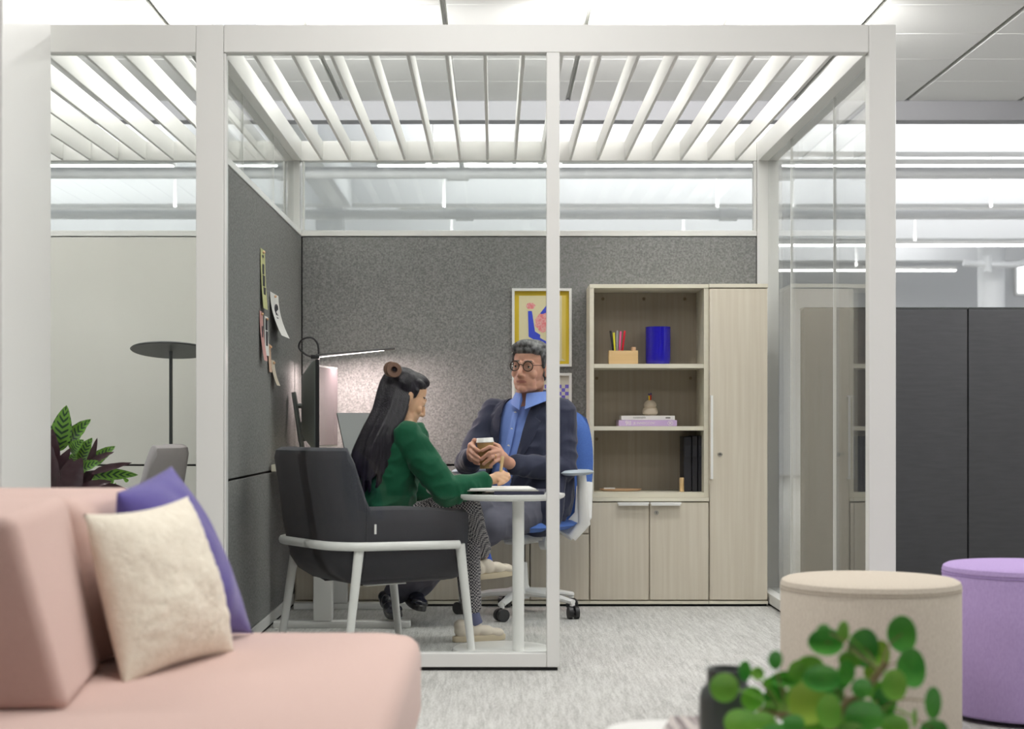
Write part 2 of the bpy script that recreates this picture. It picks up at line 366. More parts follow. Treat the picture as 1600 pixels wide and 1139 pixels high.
# ------------------------------------------------------------------ office pod
pod = thing('office_pod', 'white framed glass and felt office pod with a slatted open top, the two people inside', 'office pod', (0.18, 6.7, 0))
ZB, ZT = 2.187, 2.285
def pbox(name, a, b, m=M_frame, par=None, bev=0.002): return bx(name, a, b, m, par or pod, bev, 1)
pbox('post', (-1.054, Y0, .012), (-.957, Y1, ZT)); pbox('post', (1.326, Y0, .012), (1.421, Y1, ZT - .0))
pbox('post', (0.186, Y0 + .002, .012), (.232, Y1, ZB)); pbox('post', (-1.053, YB, .012), (-.968, YB + .08, ZT)); pbox('post', (1.312, YB, .012), (1.42, YB + .08, ZT))
pbox('beam', (-.956, Y0 + .001, ZB), (1.325, Y1, ZT)); pbox('beam', (-.967, YB, ZB), (1.311, YB + .06, ZT))
pbox('beam', (-1.05, Y1 + .001, ZB), (XL, YB - .001, ZT)); pbox('beam', (XR, Y1 + .001, ZB), (1.42, YB - .001, ZT))
pbox('sill', (-.956, Y0 + .003, .012), (.1855, Y1, .061)); pbox('sill', (XR, Y1 + .001, .012), (1.42, YB - .001, .061)); pbox('sill', (-1.05, Y1 + .001, .012), (XL, YB - .001, .061))
for a, b in (((-.95, Y0 + .008, 0), (.225, Y1 - .006, .0125)), ((XR + .01, Y1, 0), (1.41, YB, .0125)), ((-1.04, Y1, 0), (XL - .006, YB, .0125))): bx('base_shade', a, b, M_gap, pod)  # black fill standing in for the shade in the gap under the sills
slat0 = None
for k in range(-2, 15):
    x = (513.7 + 60.3 * k - VX) / 437.5
    if not (XL + .01 < x < XR - .02): continue
    if slat0 is None: slat0 = (pbox('slat', (x, Y1 + .001, ZB + .004), (x + .013, YB - .001, ZT - .002), M_slat), x)
    else:
        o = slat0[0].copy(); COL.objects.link(o); o.location = slat0[0].location + Vector((x - slat0[1], 0, 0))
# felt walls
ZS, ZF = 0.664, 1.806
bx('panel_core', (-1.04, Y1 + .002, .0615), (XL - .016, YB - .002, ZF + .004), M_gap, pod); bx('panel_core', (-.967, YB + .016, .02), (1.311, YB + .06, ZF + .004), M_gap, pod)
for a, b in (((XL - .016, Y1 + .004, .064), (XL, YB - .008, ZS)), ((XL - .016, Y1 + .004, ZS + .009), (XL, YB - .008, ZF)),
             ((-.956, YB, .03), (1.307, YB + .016, ZS)), ((-.956, YB, ZS + .009), (1.307, YB + .016, ZF))): bx('felt_panel', a, b, M_felt, pod, .002, 1)
pbox('rail', (-1.045, Y1 + .002, ZF + .005), (XL, YB - .001, ZF + .033)); pbox('rail', (-.967, YB, ZF + .005), (1.311, YB + .06, ZF + .033))
pbox('glazing_bead', (-.957, YB + .005, ZF + .034), (-.948, YB + .05, ZB - .001)); pbox('glazing_bead', (1.295, YB + .005, ZF + .034), (1.311, YB + .05, ZB - .001))
def pane(a, b, par=None, g=None): return bx('glass_panel', a, b, g or M_glass, par or pod)
pane((-.947, YB + .025, ZF + .034), (1.294, YB + .033, ZB - .001))
pane((-.955, Y0 + .024, .062), (.1852, Y0 + .034, ZB - .001), None, M_glassf)
pbox('glazing_bead', (-.9565, Y0 + .006, .062), (-.949, Y1 - .004, ZB - .001))
yy = [Y1 + .003, 6.25, 7.12, YB - .002]
for i in range(3):
    pane((-1.008, yy[i] + .002, ZF + .034), (-1.0, yy[i + 1] - .002, ZB - .001))
    if i: pbox('glass_joint', (-1.009, yy[i] - .0018, ZF + .034), (-.999, yy[i] + .0018, ZB - .001), bev=0)
yy = [Y1 + .003, 6.31, 7.22, YB - .002]
for i in range(3):
    pane((1.366, yy[i] + .002, .062), (1.376, yy[i + 1] - .002, ZB - .001))
    if i: pbox('glass_joint', (1.365, yy[i] - .0018, .062), (1.377, yy[i] + .0018, ZB - .001), bev=0)
# neighbouring pod on the left
pd2 = thing('office_pod', 'neighbouring white slatted pod behind glass at the far left, with a pale glossy back wall', 'office pod', (-2.2, 6.7, 0))
pbox('beam', (-3.6, Y0 + .001, ZB), (-1.055, Y1, ZT), par=pd2); pbox('beam', (-3.6, YB, ZB), (-1.054, YB + .06, ZT), par=pd2); pbox('sill', (-3.6, Y0 + .003, .0), (-1.055, Y1, .061), par=pd2)
s1 = None
for k in range(16):
    x = -1.195 - .138 * k
    if s1 is None: s1 = pbox('slat', (x, Y1 + .001, ZB + .004), (x + .013, YB - .001, ZT - .002), M_slat, pd2)
    else:
        o = s1.copy(); COL.objects.link(o); o.location = s1.location + Vector((-.138 * k, 0, 0))
bx('panel_core', (-3.6, YB + .016, .02), (-1.054, YB + .06, ZF + .004), M_gap, pd2)
for a, b in (((-3.6, YB, .03), (-1.056, YB + .016, ZS)), ((-3.6, YB, ZS + .009), (-1.056, YB + .016, ZF))): bx('wall_panel', a, b, M_pale, pd2, .002, 1)
bx('wall_panel', (-1.056, Y1 + .01, .064), (-1.0465, YB - .002, ZF), M_pale, pd2)
pbox('rail', (-3.6, YB, ZF + .005), (-1.054, YB + .06, ZF + .033), par=pd2)
pane((-3.6, YB + .025, ZF + .034), (-1.055, YB + .033, ZB - .001), pd2); pane((-3.6, Y0 + .024, .062), (-1.056, Y0 + .034, ZB - .001), pd2, M_glassf)

# ------------------------------------------------------------------ dark storage panels at the right
for i, (xa, xb, lb) in enumerate(((1.50, 2.295, 'dark grey fabric screen panel right behind the pod corner, left of the two'), (2.301, 3.6, 'dark grey fabric screen panel at the right edge, right of the two'))):
    t = thing('screen_panel', lb, 'screen', ((xa + xb) / 2, 7.6, 0)); zt = P(0, 480, 7.6).z
    bx('fabric_face', (xa, 7.6, .05), (xb, 7.64, zt - .008), M_panel, t, .006, 2); bx('core', (xa + .004, 7.641, 0), (xb - .004, 7.70, zt - .01), M_gap, t); bx('top_cap', (xa, 7.602, zt - .0075), (xb, 7.70, zt), M_dark, t)

# ------------------------------------------------------------------ cabinets
def X(px, Y=YC): return (px - VX) / F * Y
def Z(py, Y=YC): return H - (py - VY) / F * Y
DEP = 0.265
YR = YC + .29
def door(t, xa, xb, za, zb, name='door'):
    return bx(name, (xa + .003, YC - .018, za), (xb - .003, YC - .0005, zb), M_wood, t, .0012, 1)
def lock(t, px, py, y=YC - .018):
    c = P(px, py, y); Mx = Matrix.Translation(c) @ Matrix.Rotation(R(90), 4, 'X')
    o = obj('lock', MB().lathe([(0, 0), (.011, 0), (.011, .003), (.007, .004), (0, .004)], n=20, M=Mx), M_steel, t)
    obj('keyhole', MB().box((c.x - .0012, y - .0046, c.z - .005), (c.x + .0012, y - .0041, c.z + .005)), M_ink, o, False)
    return o
z_top, z_d0, z_pl = Z(784), Z(936.5), Z(944)
# tall cabinet
t = thing('tall_cabinet', 'tall pale wood single-door cabinet against the glass wall', 'cabinet', (X(1152), YC + .14, 0))
xa, xb = X(1107) + .001, X(1199)
bx('body', (xa, YC, .02), (xb, YR, Z(450.5)), M_wood, t); bx('top_panel', (xa, YC - .02, Z(450)), (xb, YR, Z(444)), M_edge, t, .001, 1)
dd = door(t, xa, xb, Z(936.5), Z(451.5)); bx('plinth', (xa, YC - .018, .012), (xb, YC - .001, Z(938.5)), M_edge, t)
hx = X(1110); hd = MB(); hd.box((hx - .005, YC - .052, Z(748)), (hx + .006, YC - .046, Z(618))); hd.box((hx - .005, YC - .0455, Z(748)), (hx + .006, YC - .0185, Z(745.5))); hd.box((hx - .005, YC - .0455, Z(620.5)), (hx + .006, YC - .0185, Z(618)))
obj('handle', hd, M_wmetal, t, False); lock(t, 1125, 710)
# two-door low cabinet under the shelves
t = thing('low_cabinet', 'low pale wood cabinet with two doors under the open shelves', 'cabinet', (X(1014), YC + .14, 0))
xa, xb = X(921), X(1107)
bx('body', (xa, YC, .02), (xb - .001, YR, Z(783.5)), M_wood, t); bx('plinth', (xa, YC - .018, .012), (xb - .001, YC - .001, Z(938.5)), M_edge, t)
for a, b, ha, hb in ((921, 1014, 964, 1013), (1014, 1107, 1015, 1063)):
    d = door(t, X(a), X(b), z_d0, Z(785))
    obj('handle', MB().box((X(ha), YC - .045, Z(787)), (X(hb), YC - .0185, Z(784.4)), .001, 1).box((X(ha) + .004, YC - .045, Z(789.2)), (X(hb) - .004, YC - .041, Z(787.02))), M_wmetal, t)
lock(t, 1025.5, 801)
# drawer unit
t = thing('drawer_cabinet', 'low pale wood drawer cabinet behind the blue task chair', 'cabinet', (X(875), YC + .14, 0))
xa, xb = X(828), X(921) - .001
bx('body', (xa, YC, .02), (xb, YR, Z(783.5)), M_wood, t); bx('plinth', (xa, YC - .018, .012), (xb, YC - .001, Z(938.5)), M_edge, t)
door(t, X(828), X(921) - .001, Z(832.5), Z(785), 'drawer'); door(t, X(828), X(921) - .001, z_d0, Z(834.5), 'drawer'); lock(t, 909, 797)
for lb, a, b, c in (('low pale wood two-door cabinet behind the two people, under the worktop', 645, 736, 828), ('low pale wood two-door cabinet in the back left corner under the desk', 456, 552, 645)):
    t = thing('low_cabinet', lb, 'cabinet', (X(b), YC + .14, 0))
    bx('body', (X(a) + (.014 if a == 456 else .002), YC, .02), (X(c) - .001, YR, Z(783.5)), M_wood, t); bx('plinth', (X(a) + (.014 if a == 456 else .002), YC - .018, .012), (X(c) - .001, YC - .001, Z(938.5)), M_edge, t)
    door(t, X(a) + (.02 if a == 456 else 0), X(b), z_d0, Z(785)); door(t, X(b), X(c) - .001, z_d0, Z(785))
bx('cabinet_base', (X(457), YC + .01, 0), (X(1198), YR, .0195), M_gap)['kind'] = 'structure'
bpy.data.objects['cabinet_base'].name = 'trim_7'
tag(bx('worktop', (X(456) + .014, YC - .02, Z(783)), (X(1107), YR, Z(777.5)), M_edge, None, .001, 1), 'pale wood worktop running over all the low cabinets along the back wall', 'worktop')
# open shelves
t = thing('open_bookcase', 'pale wood open bookcase with three compartments standing on the worktop', 'bookcase', (X(1014), YC + .14, Z(777)))
xa, xb = X(921.5), X(1107); zb, zt = Z(777.2), Z(444)
bx('side_panel', (xa, YC, zb), (X(928), YR, Z(450.2)), M_edge, t); bx('side_panel', (X(1100), YC, zb), (xb, YR, Z(450.2)), M_edge, t)
bx('top_panel', (xa, YC - .003, Z(450)), (xb, YR, zt), M_edge, t); bx('bottom_panel', (X(928.2), YC, zb), (X(1099.8), YR, Z(769.5)), M_edge, t)
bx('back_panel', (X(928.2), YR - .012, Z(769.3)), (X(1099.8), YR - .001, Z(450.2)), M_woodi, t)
bx('shelf', (X(928.2), YC + .004, Z(575)), (X(1099.8), YR - .0125, Z(568.5)), M_edge, t); bx('shelf', (X(928.2), YC + .004, Z(672.5)), (X(1099.8), YR - .0125, Z(666)), M_edge, t)
for px, py in ((942, 467), (1006, 467), (1070, 467), (932.5, 591), (1079, 591), (932.5, 686)):
    c = P(px, py, YR - .012); obj('screw_cap', MB().lathe([(0, 0), (.008, 0), (.007, .002), (0, .0022)], n=14, M=Matrix.Translation(c) @ Matrix.Rotation(R(90), 4, 'X')), mat('screw_cap_brown', (.20, .15, .10), .6), t)
# ---- items on the shelves
def sit(px, py_base, y): return Vector((X(px, y), y, 0))
z1, z2, z3 = Z(568.5) + .0003, Z(666) + .0003, Z(769.5) + .0003
ys = YC + .10
def XS(px): return (px - VX) / F * ys
def HS(dpy): return dpy / F * ys
t = thing('pen_box', 'light oak desk organiser block on the top shelf holding the pens', 'organiser', (XS(974), ys + .03, z1))
m = MB(); xa, xb = XS(951.5), XS(997); h = HS(22)
m.box((xa, ys, z1), (xb, ys + .012, z1 + h)); m.box((xa, ys + .055, z1), (xb, ys + .067, z1 + h)); m.box((xa, ys + .0121, z1), (xa + .01, ys + .0549, z1 + h)); m.box((xb - .05, ys + .0121, z1), (xb, ys + .0549, z1 + h)); m.box((xa + .0101, ys + .0121, z1), (xb - .0501, ys + .0549, z1 + .006))
obj('box', m, M_oak, t, False); obj('peg', MB().lathe([(0, 0), (.012, 0), (.012, .016), (.009, .019), (0, .019)], (XS(991), ys + .035, z1 + h + .0002), 18), M_tray, t)
for i, (pa, pb, col, nm) in enumerate(((959.5, 954.5, (.01, .012, .015), 'black'), (961.5, 959.5, (.80, .75, .05), 'yellow'), (964.5, 965, (.35, .36, .38), 'grey'), (968.5, 970.5, (.85, .12, .30), 'pink'), (972.5, 977, (.62, .01, .03), 'red'))):
    mm = mat('pen_' + nm, col, .35); top = 515 + (1 if i % 2 else 0) + (2 if nm == 'yellow' else 0)
    a = Vector((XS(pa), ys + .034, z1 + .007)); b = Vector((XS(pb), ys + .024 + .004 * (i % 2), z1 + HS(568.5 - top)))
    a = Vector((XS(pa) + (XS(pa) - XS(pb)) * .4, ys + .034, z1 + .009))
    p = tag(obj('marker_pen', MB().tube([a, a + (b - a) * .02, a + (b - a) * .98, b], [.0035, .0052, .0052, .004], 10), mm), '%s marker pen standing in the oak block on the top shelf' % nm, 'pen', 'markers in the oak block')
c = (XS(1030.5), ys + .07, z1); r = HS(20)
tag(obj('vase', MB().lathe([(0, 0), (r - .008, 0), (r - .002, .008), (r, .02), (r, HS(60)), (r - .004, HS(60)), (r - .006, .03), (0, .028)], c, 48), M_cobalt), 'glossy cobalt blue cylinder vase on the top shelf', 'vase')
t = thing('book', 'white book with a thin spine lying on top of the lilac book', 'book', (XS(1013), ys + .06, z2 + HS(10)), 'books lying on the middle shelf')
zb1 = z2 + HS(9.6); bx('cover', (XS(971), ys, zb1), (XS(1054.5), ys + .15, zb1 + HS(6.8)), M_paperw, t, .0008, 1)
text('spine_text', 'sustainable', .014, Matrix.Translation((XS(999), ys - .0006, zb1 + HS(4.1))) @ Matrix.Rotation(R(90), 4, 'X'), M_inkg, t)
bx('spine_mark', (XS(1040), ys - .0006, zb1 + HS(2.5)), (XS(1047.5), ys, zb1 + HS(4.6)), M_inkg, t)
t = thing('book', 'lilac book with white lettering lying flat on the middle shelf', 'book', (XS(1011), ys + .06, z2), 'books lying on the middle shelf')
bx('cover', (XS(966.5), ys - .008, z2), (XS(1057.5), ys + .16, z2 + HS(9.5)), M_lilac, t, .0008, 1)
ty = ys - .0086
for s_, px, sz in (('9II', 981.5, .030), ('JE INNDCCOV', 1006, .016)): text('spine_text', s_, sz, Matrix.Translation((XS(px), ty, z2 + HS(4.6))) @ Matrix.Rotation(R(90), 4, 'X'), M_paperw, t)
mk = MB(); c = Vector((XS(1047), ty, z2 + HS(4.7)))
ring = [c + Vector((math.cos(a) * .0125, 0, math.sin(a) * .0105)) for a in [2 * math.pi * k / 24 for k in range(25)]]; mk.tube(ring, .0009, 6)
mk.tube([c + Vector((-.006, 0, -.006)), c + Vector((.006, 0, .006))], .0014, 6); mk.tube([c + Vector((-.006, 0, .006)), c + Vector((.006, 0, -.006))], .0014, 6)
obj('spine_emblem', mk, M_paperw, t)
zb2 = zb1 + HS(6.8) + .0003; cc = (XS(1017.5), ys + .055, zb2)
pr = [(0, 0), (HS(8), 0), (HS(11.8), HS(3)), (HS(12.4), HS(7)), (HS(11), HS(11)), (HS(8.6), HS(13)), (HS(9.8), HS(15.5)), (HS(9.9), HS(18)), (HS(8), HS(21.5)), (HS(4), HS(24.2)), (HS(2.6), HS(24.4)), (HS(2.4), HS(18)), (0, HS(18))]
tag(obj('ceramic_vase', MB().lathe(pr, cc, 36), M_stone), 'small beige pebble-shaped ceramic vase on the stacked books', 'vase')
for dx, nm, tp in ((-.006, 'yellow', 35), (.0035, 'red', 36)):
    a = Vector((cc[0] + dx * .4, cc[1], zb2 + HS(18.2))); b = Vector((cc[0] + dx * 1.0, cc[1] - .004, zb2 + HS(tp)))
    t = thing('pencil', '%s crayon with a dark tip standing in the pebble vase' % nm, 'pencil', a, 'crayons in the pebble vase')
    obj('shaft', MB().tube([a, a + (b - a) * .8], .0038, 8), mat('crayon_' + nm, (.8, .55, .02) if nm == 'yellow' else (.45, .01, .02), .5), t)
    obj('tip', MB().tube([a + (b - a) * .81, b], [.0042, .003], 8), mat('crayon_tip', (.02, .015, .12), .5), t)
ks = [(1068, 1080.5), (1081, 1090), (1090.5, 1099.3)]
for i, (a, b) in enumerate(ks):
    xa, xb = XS(a), XS(b) - .0015
    t = thing('binder', 'black upright binder in the bottom compartment, %s of three' % ('left', 'middle', 'right')[i], 'binder', ((xa + xb) / 2, ys + .06, z3), 'black binders in the bottom compartment')
    bx('cover', (xa, ys - .01, z3), (xb, ys + .15, z3 + HS(87 if i else 86)), M_binder, t, .002, 1); bx('label_holder', (xa + .006, ys - .0112, z3 + HS(55)), (xb - .006, ys - .0101, z3 + HS(72)), mat('binder_label', (.035, .035, .042), .3), t)
tag(obj('wooden_cylinder', MB().lathe([(0, 0), (.0115, 0), (.0115, HS(21)), (.009, HS(22)), (0, HS(22))], (XS(1063.5) + .004, ys - .01, z3), 20), M_oak), 'small upright wooden cylinder beside the black binders', 'ornament')
t = thing('tray', 'oval tan wooden tray on the bottom shelf', 'tray', (XS(971), ys + .04, z3))
rows = []
for (sx, z) in ((.80, 0), (.95, .004), (1, .012), (.97, .012), (.92, .006), (.01, .005)):
    rows.append([Vector((XS(971) + math.cos(a) * .104 * sx, ys + .06 + math.sin(a) * .05 * sx, z3 + z)) for a in [2 * math.pi * k / 36 for k in range(36)]])
obj('dish', MB().grid(rows, True), M_tray, t)
tag(bx('note_pad', (XS(945), ys + .03, z3 + .0065), (XS(962), ys + .07, z3 + .0165), M_paperw, None, .001, 1), 'small cream pad lying in the tan tray', 'note pad')

# ------------------------------------------------------------------ pictures on the back wall
def picture(x0, x1, y0, y1, label, inner):
    a = P(x0, y1, YB - .002); b = P(x1, y0, YB - .002); t = thing('framed_picture', label, 'picture', ((a.x + b.x) / 2, YB - .01, a.z)); f = .0125
    m = MB(); m.box((a.x, YB - .025, a.z), (a.x + f, YB - .001, b.z)); m.box((b.x - f, YB - .025, a.z), (b.x, YB - .001, b.z)); m.box((a.x + f, YB - .025, a.z), (b.x - f, YB - .001, a.z + f)); m.box((a.x + f, YB - .025, b.z - f), (b.x - f, YB - .001, b.z))
    obj('frame', m, M_wmetal, t, False); bx('backing', (a.x + f, YB - .006, a.z + f), (b.x - f, YB - .002, b.z - f), inner, t); return t
M_y1 = mat('print_mustard', (.62, .45, .02), .6); M_y2 = mat('print_mustard_light', (.70, .55, .12), .6); M_cr = mat('print_cream', (.72, .66, .42), .6); M_pb = mat('print_blue', (.03, .06, .55), .6)
M_pp = mat('print_pink', (.78, .42, .40), .6, var=(120, .08, I3, (.75, .20, .22)))
t = picture(800, 893, 451, 573, 'white framed print with mustard border and blue and pink shapes, upper of two', M_y1)
def poly(name, pts, m, par, layer, y=YB):
    q = MB(); yy_ = y - .006 - .0006 * layer
    v = [P(a, b, yy_) for a, b in pts]; f1 = [q.bm.verts.new(p) for p in v]; f2 = [q.bm.verts.new(p + Vector((0, .0005, 0))) for p in v]
    q.bm.faces.new(f1); q.bm.faces.new(list(reversed(f2)))
    for i in range(len(v)): j = (i + 1) % len(v); q.bm.faces.new([f1[j], f1[i], f2[i], f2[j]])
    return obj(name, q, m, par, False)
poly('print_area', [(811, 462), (884, 462), (884, 564), (811, 564)], M_cr, t, 1)
poly('print_area', [(878, 462), (884, 462), (884, 564), (878, 560)], M_y2, t, 2)
poly('print_shape', [(825, 486), (831, 486), (836, 518), (844, 523), (844, 528), (853, 533), (862, 545), (862, 552), (846, 546), (835, 531), (826, 526)], M_pb, t, 3)
poly('print_shape', [(843, 491), (853, 478), (866, 470), (868, 492), (853, 490)], M_pb, t, 3)
def blob(cx, cy, rx, ry, seed, n=18): return [(cx + math.cos(2 * math.pi * k / n) * rx * (1 + .12 * math.sin(3 * k + seed)), cy + math.sin(2 * math.pi * k / n) * ry * (1 + .1 * math.cos(2 * k + seed))) for k in range(n)]
poly('print_shape', blob(829, 478, 7, 5, 1), M_pp, t, 3); poly('print_shape', blob(850, 504, 14, 15, 2), M_pp, t, 4)
t = picture(800, 893, 583, 672, 'white framed print with purple and white checks, lower of two', mat('print_offwhite', (.62, .60, .50), .6))
M_ck = mat('print_purple', (.14, .11, .50), .6)
for i in range(5):
    for j in range(6):
        if (i + j) % 2 == 0:
            x_ = 883 - 5.6 * i; y_ = 601 + 5.6 * j; poly('print_check', [(x_, y_), (x_ + 5.6, y_), (x_ + 5.6, y_ + 5.6), (x_, y_ + 5.6)], M_ck, t, 1)
poly('print_check', [(851, 601), (857, 601), (857, 607), (851, 607)], M_ck, t, 1)

# ------------------------------------------------------------------ notes pinned on the left felt wall
def yL(px): return -XL * F / (VX - px)
def note(px0, py0, px1, py1, mats_, label, curl, marks=(), skew=0):
    """paper strip on the wall x=XL, from its top edge to its bottom edge, lifting off by curl at the bottom"""
    t = thing('paper_note', label, 'note', (XL, yL((px0 + px1) / 2), P(0, py1, yL(px1)).z), 'papers pinned on the left felt wall')
    ya, yb = yL(px0), yL(px1); za = P(0, py0, ya).z; zb = P(0, py1, ya).z; rows = []
    for i in range(9):
        s = i / 8; off = .003 + curl * (s ** 2)
        rows.append([Vector((XL + off, ya + (yb - ya) * j + skew * s, za + (zb - za) * s)) for j in (0, .5, 1)])
    m = MB(); m.grid(rows, False, False); m.grid([[p + Vector((-.0008, 0, 0)) for p in r_] for r_ in rows], False, False)
    obj('sheet', m, mats_, t)
    obj('pin', MB().ell((XL + .008, (ya + yb) / 2, za - .012), .006), M_tray, t)
    for (s0, s1, u0, u1) in marks:
        a = za + (zb - za) * s0; b = za + (zb - za) * s1; off = .0045 + curl * (((s0 + s1) / 2) ** 2)
        obj('print', MB().box((XL + off, ya + (yb - ya) * u0 + skew * s0, b), (XL + off + .0005, ya + (yb - ya) * u1 + skew * s0, a)), M_ink, t, False)
    return t
note(406, 387, 413, 481, mat('paper_green', (.55, .55, .27), .8), 'tall pale green note with black print, topmost on the left felt wall', .012, ((.1, .14, .3, .6), (.25, .42, .3, .65), (.44, .62, .25, .7), (.64, .76, .3, .75)))
note(421, 455, 434, 524, M_paperw, 'white curling leaflet with a black round logo on the left felt wall', .05, ((.48, .50, .3, .6), (.56, .58, .3, .5)), .0)
ob = [o for o in bpy.data.objects if o.name.startswith('paper_note')][-1]
cz = P(0, 483, 6.8).z; cy = yL(427); rg = [Vector((XL + .0135, cy + math.cos(a) * .035, cz + math.sin(a) * .02)) for a in [2 * math.pi * k / 20 for k in range(17)]]
obj('logo', MB().tube(rg, .0035, 6).tube([(XL + .0135, cy, cz + .012), (XL + .0135, cy, cz - .008)], .003, 6), M_ink, ob)
note(404.5, 485, 409.5, 563, mat('paper_pink', (.60, .32, .30), .8), 'narrow pink card at the left of the notes on the felt wall', .02, ((.3, .55, .4, .7),))
note(412, 493, 417.5, 555, M_paperw, 'narrow white card with black photo strip between the pink and peach notes', .006, ((.05, .35, .2, .8), (.38, .75, .25, .75)))
note(418, 537, 422, 581, mat('paper_peach', (.62, .42, .30), .8), 'small peach card below the white card on the felt wall', .006)
note(423, 562, 428, 602, mat('paper_cream', (.70, .62, .50), .8), 'small cream card, lowest of the notes on the felt wall', .025)

# ------------------------------------------------------------------ sit-stand desk in the left corner and the things on it
t = thing('desk', 'pale sit-stand desk with white column legs along the left felt wall', 'desk', (-.66, 7.1, 0))
DZ = .70
bx('desktop', (-.95, 6.68, DZ - .03), (-.36, 7.74, DZ), M_edge, t, .002, 1)
for y in (6.74, 7.42):
    bx('leg', (P(491, 0, 6.74).x, y - .04, .03), (P(520, 0, 6.74).x, y + .04, DZ - .0305), M_wmetal, t, .006, 2)
    f = MB(); f.box((-.945, y - .035, 0), (P(641, 0, 6.7).x, y + .035, .029), .004, 2); obj('foot', f, M_wmetal, t)
bx('crossbeam', (-.70, 6.79, .62), (-.66, 7.37, .665), M_wmetal, t)
# curved monitor, seen nearly edge-on
t = thing('monitor', 'large curved monitor seen edge-on above the desk', 'monitor', (-.80, 7.2, DZ))
rows_f, rows_b, n = [], [], 24
zlo, zhi = .765, 1.148
for i in range(n + 1):
    s = -1 + 2 * i / n; y = 7.19 + .44 * s; x = -.762 - .055 * (1 - s * s)
    rows_f.append([Vector((x, y, zlo)), Vector((x, y, zhi))])
def arc(x_off, zl, zh): return [(Vector((-.762 - .055 * (1 - (2 * i / n - 1) ** 2) + x_off(2 * i / n - 1), 7.19 + .44 * (2 * i / n - 1), 0))) for i in range(n + 1)]
prof = []
m = MB(); rr_ = []
for i in range(n + 1):
    s = 2 * i / n - 1; x = -.762 - .055 * (1 - s * s); y = 7.19 + .44 * s; d = .012 + .045 * (1 - s * s) ** .8; bz = .06 * (1 - abs(s) ** 3)
    rr_.append([Vector((x, y, zlo)), Vector((x, y, zhi)), Vector((x - .008, y, zhi)), Vector((x - d, y, zhi - .03 - bz * .5)), Vector((x - d, y, zlo + .03 + bz * .5)), Vector((x - .008, y, zlo))])
m.grid(rr_, True); obj('housing', m, M_gmetal, t)
m = MB(); m.grid([[Vector((-.762 - .055 * (1 - (2 * i / n - 1) ** 2) + .0012, 7.19 + .432 * (2 * i / n - 1), z)) for z in (zlo + .008, zhi - .008)] for i in range(n + 1)], False, False)
obj('screen', m, mat('dark_screen', (.10, .085, .09), .18, spec=.8), t)
bx('bezel', (-.768, 6.742, zlo - .003), (-.752, 6.749, zhi + .003), M_black, t)
m = MB(); m.tube([P(459, 613, 7.32), P(474, 712, 7.32)], .012, 10, flat=(1, 2.2)); obj('stand_post', m, M_gmetal, t)
m = MB(); m.tube([P(465, 634, 7.32), P(487, 634, 7.32)], .012, 8); m.tube([P(468, 660, 7.32), P(472, 690, 7.32)], .018, 8); obj('stand_arm', m, M_gmetal, t)
bx('stand_base', (-.95, 7.22, DZ + .0005), (-.78, 7.42, DZ + .010), M_gmetal, t, .003, 1)
# black desk lamp
t = thing('desk_lamp', 'slim black desk lamp with a lit linear head above the monitor', 'lamp', (-.86, 7.55, DZ)); LY = 7.55
j = P(497, 557, LY); e = P(617, 544.5, LY)
obj('base', MB().lathe([(0, 0), (.07, 0), (.07, .010), (.066, .013), (0, .013)], (j.x, LY, DZ + .0005), 28), M_black, t)
obj('pole', MB().tube([(j.x, LY, DZ + .0135), (j.x, LY, j.z - .004)], .005, 8), mat('lamp_pole', (.5, .5, .5), .3, metal=.8), t)
obj('joint', MB().box((j.x - .035, LY - .012, j.z - .012), (j.x + .008, LY + .012, j.z + .008), .003, 2), M_black, t)
obj('arm', MB().tube([j + Vector((-.01, 0, .006)), e], .0062, 8, flat=(1, 1.5)), M_black, t)
d = (e - j); a = j + d * .02; b = j + d * .86
M_strip = emis('lamp_strip', (1.0, .90, .88), 5)
obj('light_strip', MB().tube([a + Vector((0, 0, -.004)), b + Vector((0, 0, -.004))], .0028, 6, flat=(.6, 2.2)), M_strip, t)
obj('cable_loop', MB().tube(spline([P(493, 559, LY), P(478, 554, LY), P(467, 543, LY), P(472, 531, LY), P(486, 527.5, LY), P(496, 537, LY), P(498, 556, LY)], 8), .0048, 8), M_black, t)
l = bpy.data.lights.new('lamp_glow', 'AREA'); l.shape = 'RECTANGLE'; l.size = .30; l.size_y = .02; l.energy = 9; l.color = (1, .80, .78)
lo = bpy.data.objects.new('lamp_glow', l); COL.objects.link(lo); lo.location = (a + b) / 2 + Vector((0, 0, -.008)); lo.rotation_euler = (0, -math.atan2(d.z, d.x), 0); lo.parent = t; lo.matrix_parent_inverse = t.matrix_basis.inverted()
# laptop
t = thing('laptop', 'dark grey laptop standing open on the desk behind the woman', 'laptop', (-.66, 7.35, DZ))
o_ = Vector((-.690, 7.30, DZ + .012)); hv = Vector((.155, .14, 0)); uv = Vector((-.05, .05, .212)); nv = hv.cross(uv).normalized()
M_lap = mat('laptop_grey', (.13, .14, .14), .35, metal=.4)
m = MB(); m.grid([[o_, o_ + hv, o_ + hv + uv, o_ + uv], [p + nv * .007 for p in (o_, o_ + hv, o_ + hv + uv, o_ + uv)]], True); obj('lid', m, M_lap, t)
m = MB(); bv = Vector((.14, -.155, 0)) * .95; o2 = o_ - Vector((0, 0, .0115)); m.grid([[o2, o2 + hv, o2 + hv + bv, o2 + bv], [p + Vector((0, 0, .011)) for p in (o2, o2 + hv, o2 + hv + bv, o2 + bv)]], True); obj('keyboard_base', m, M_lap, t)

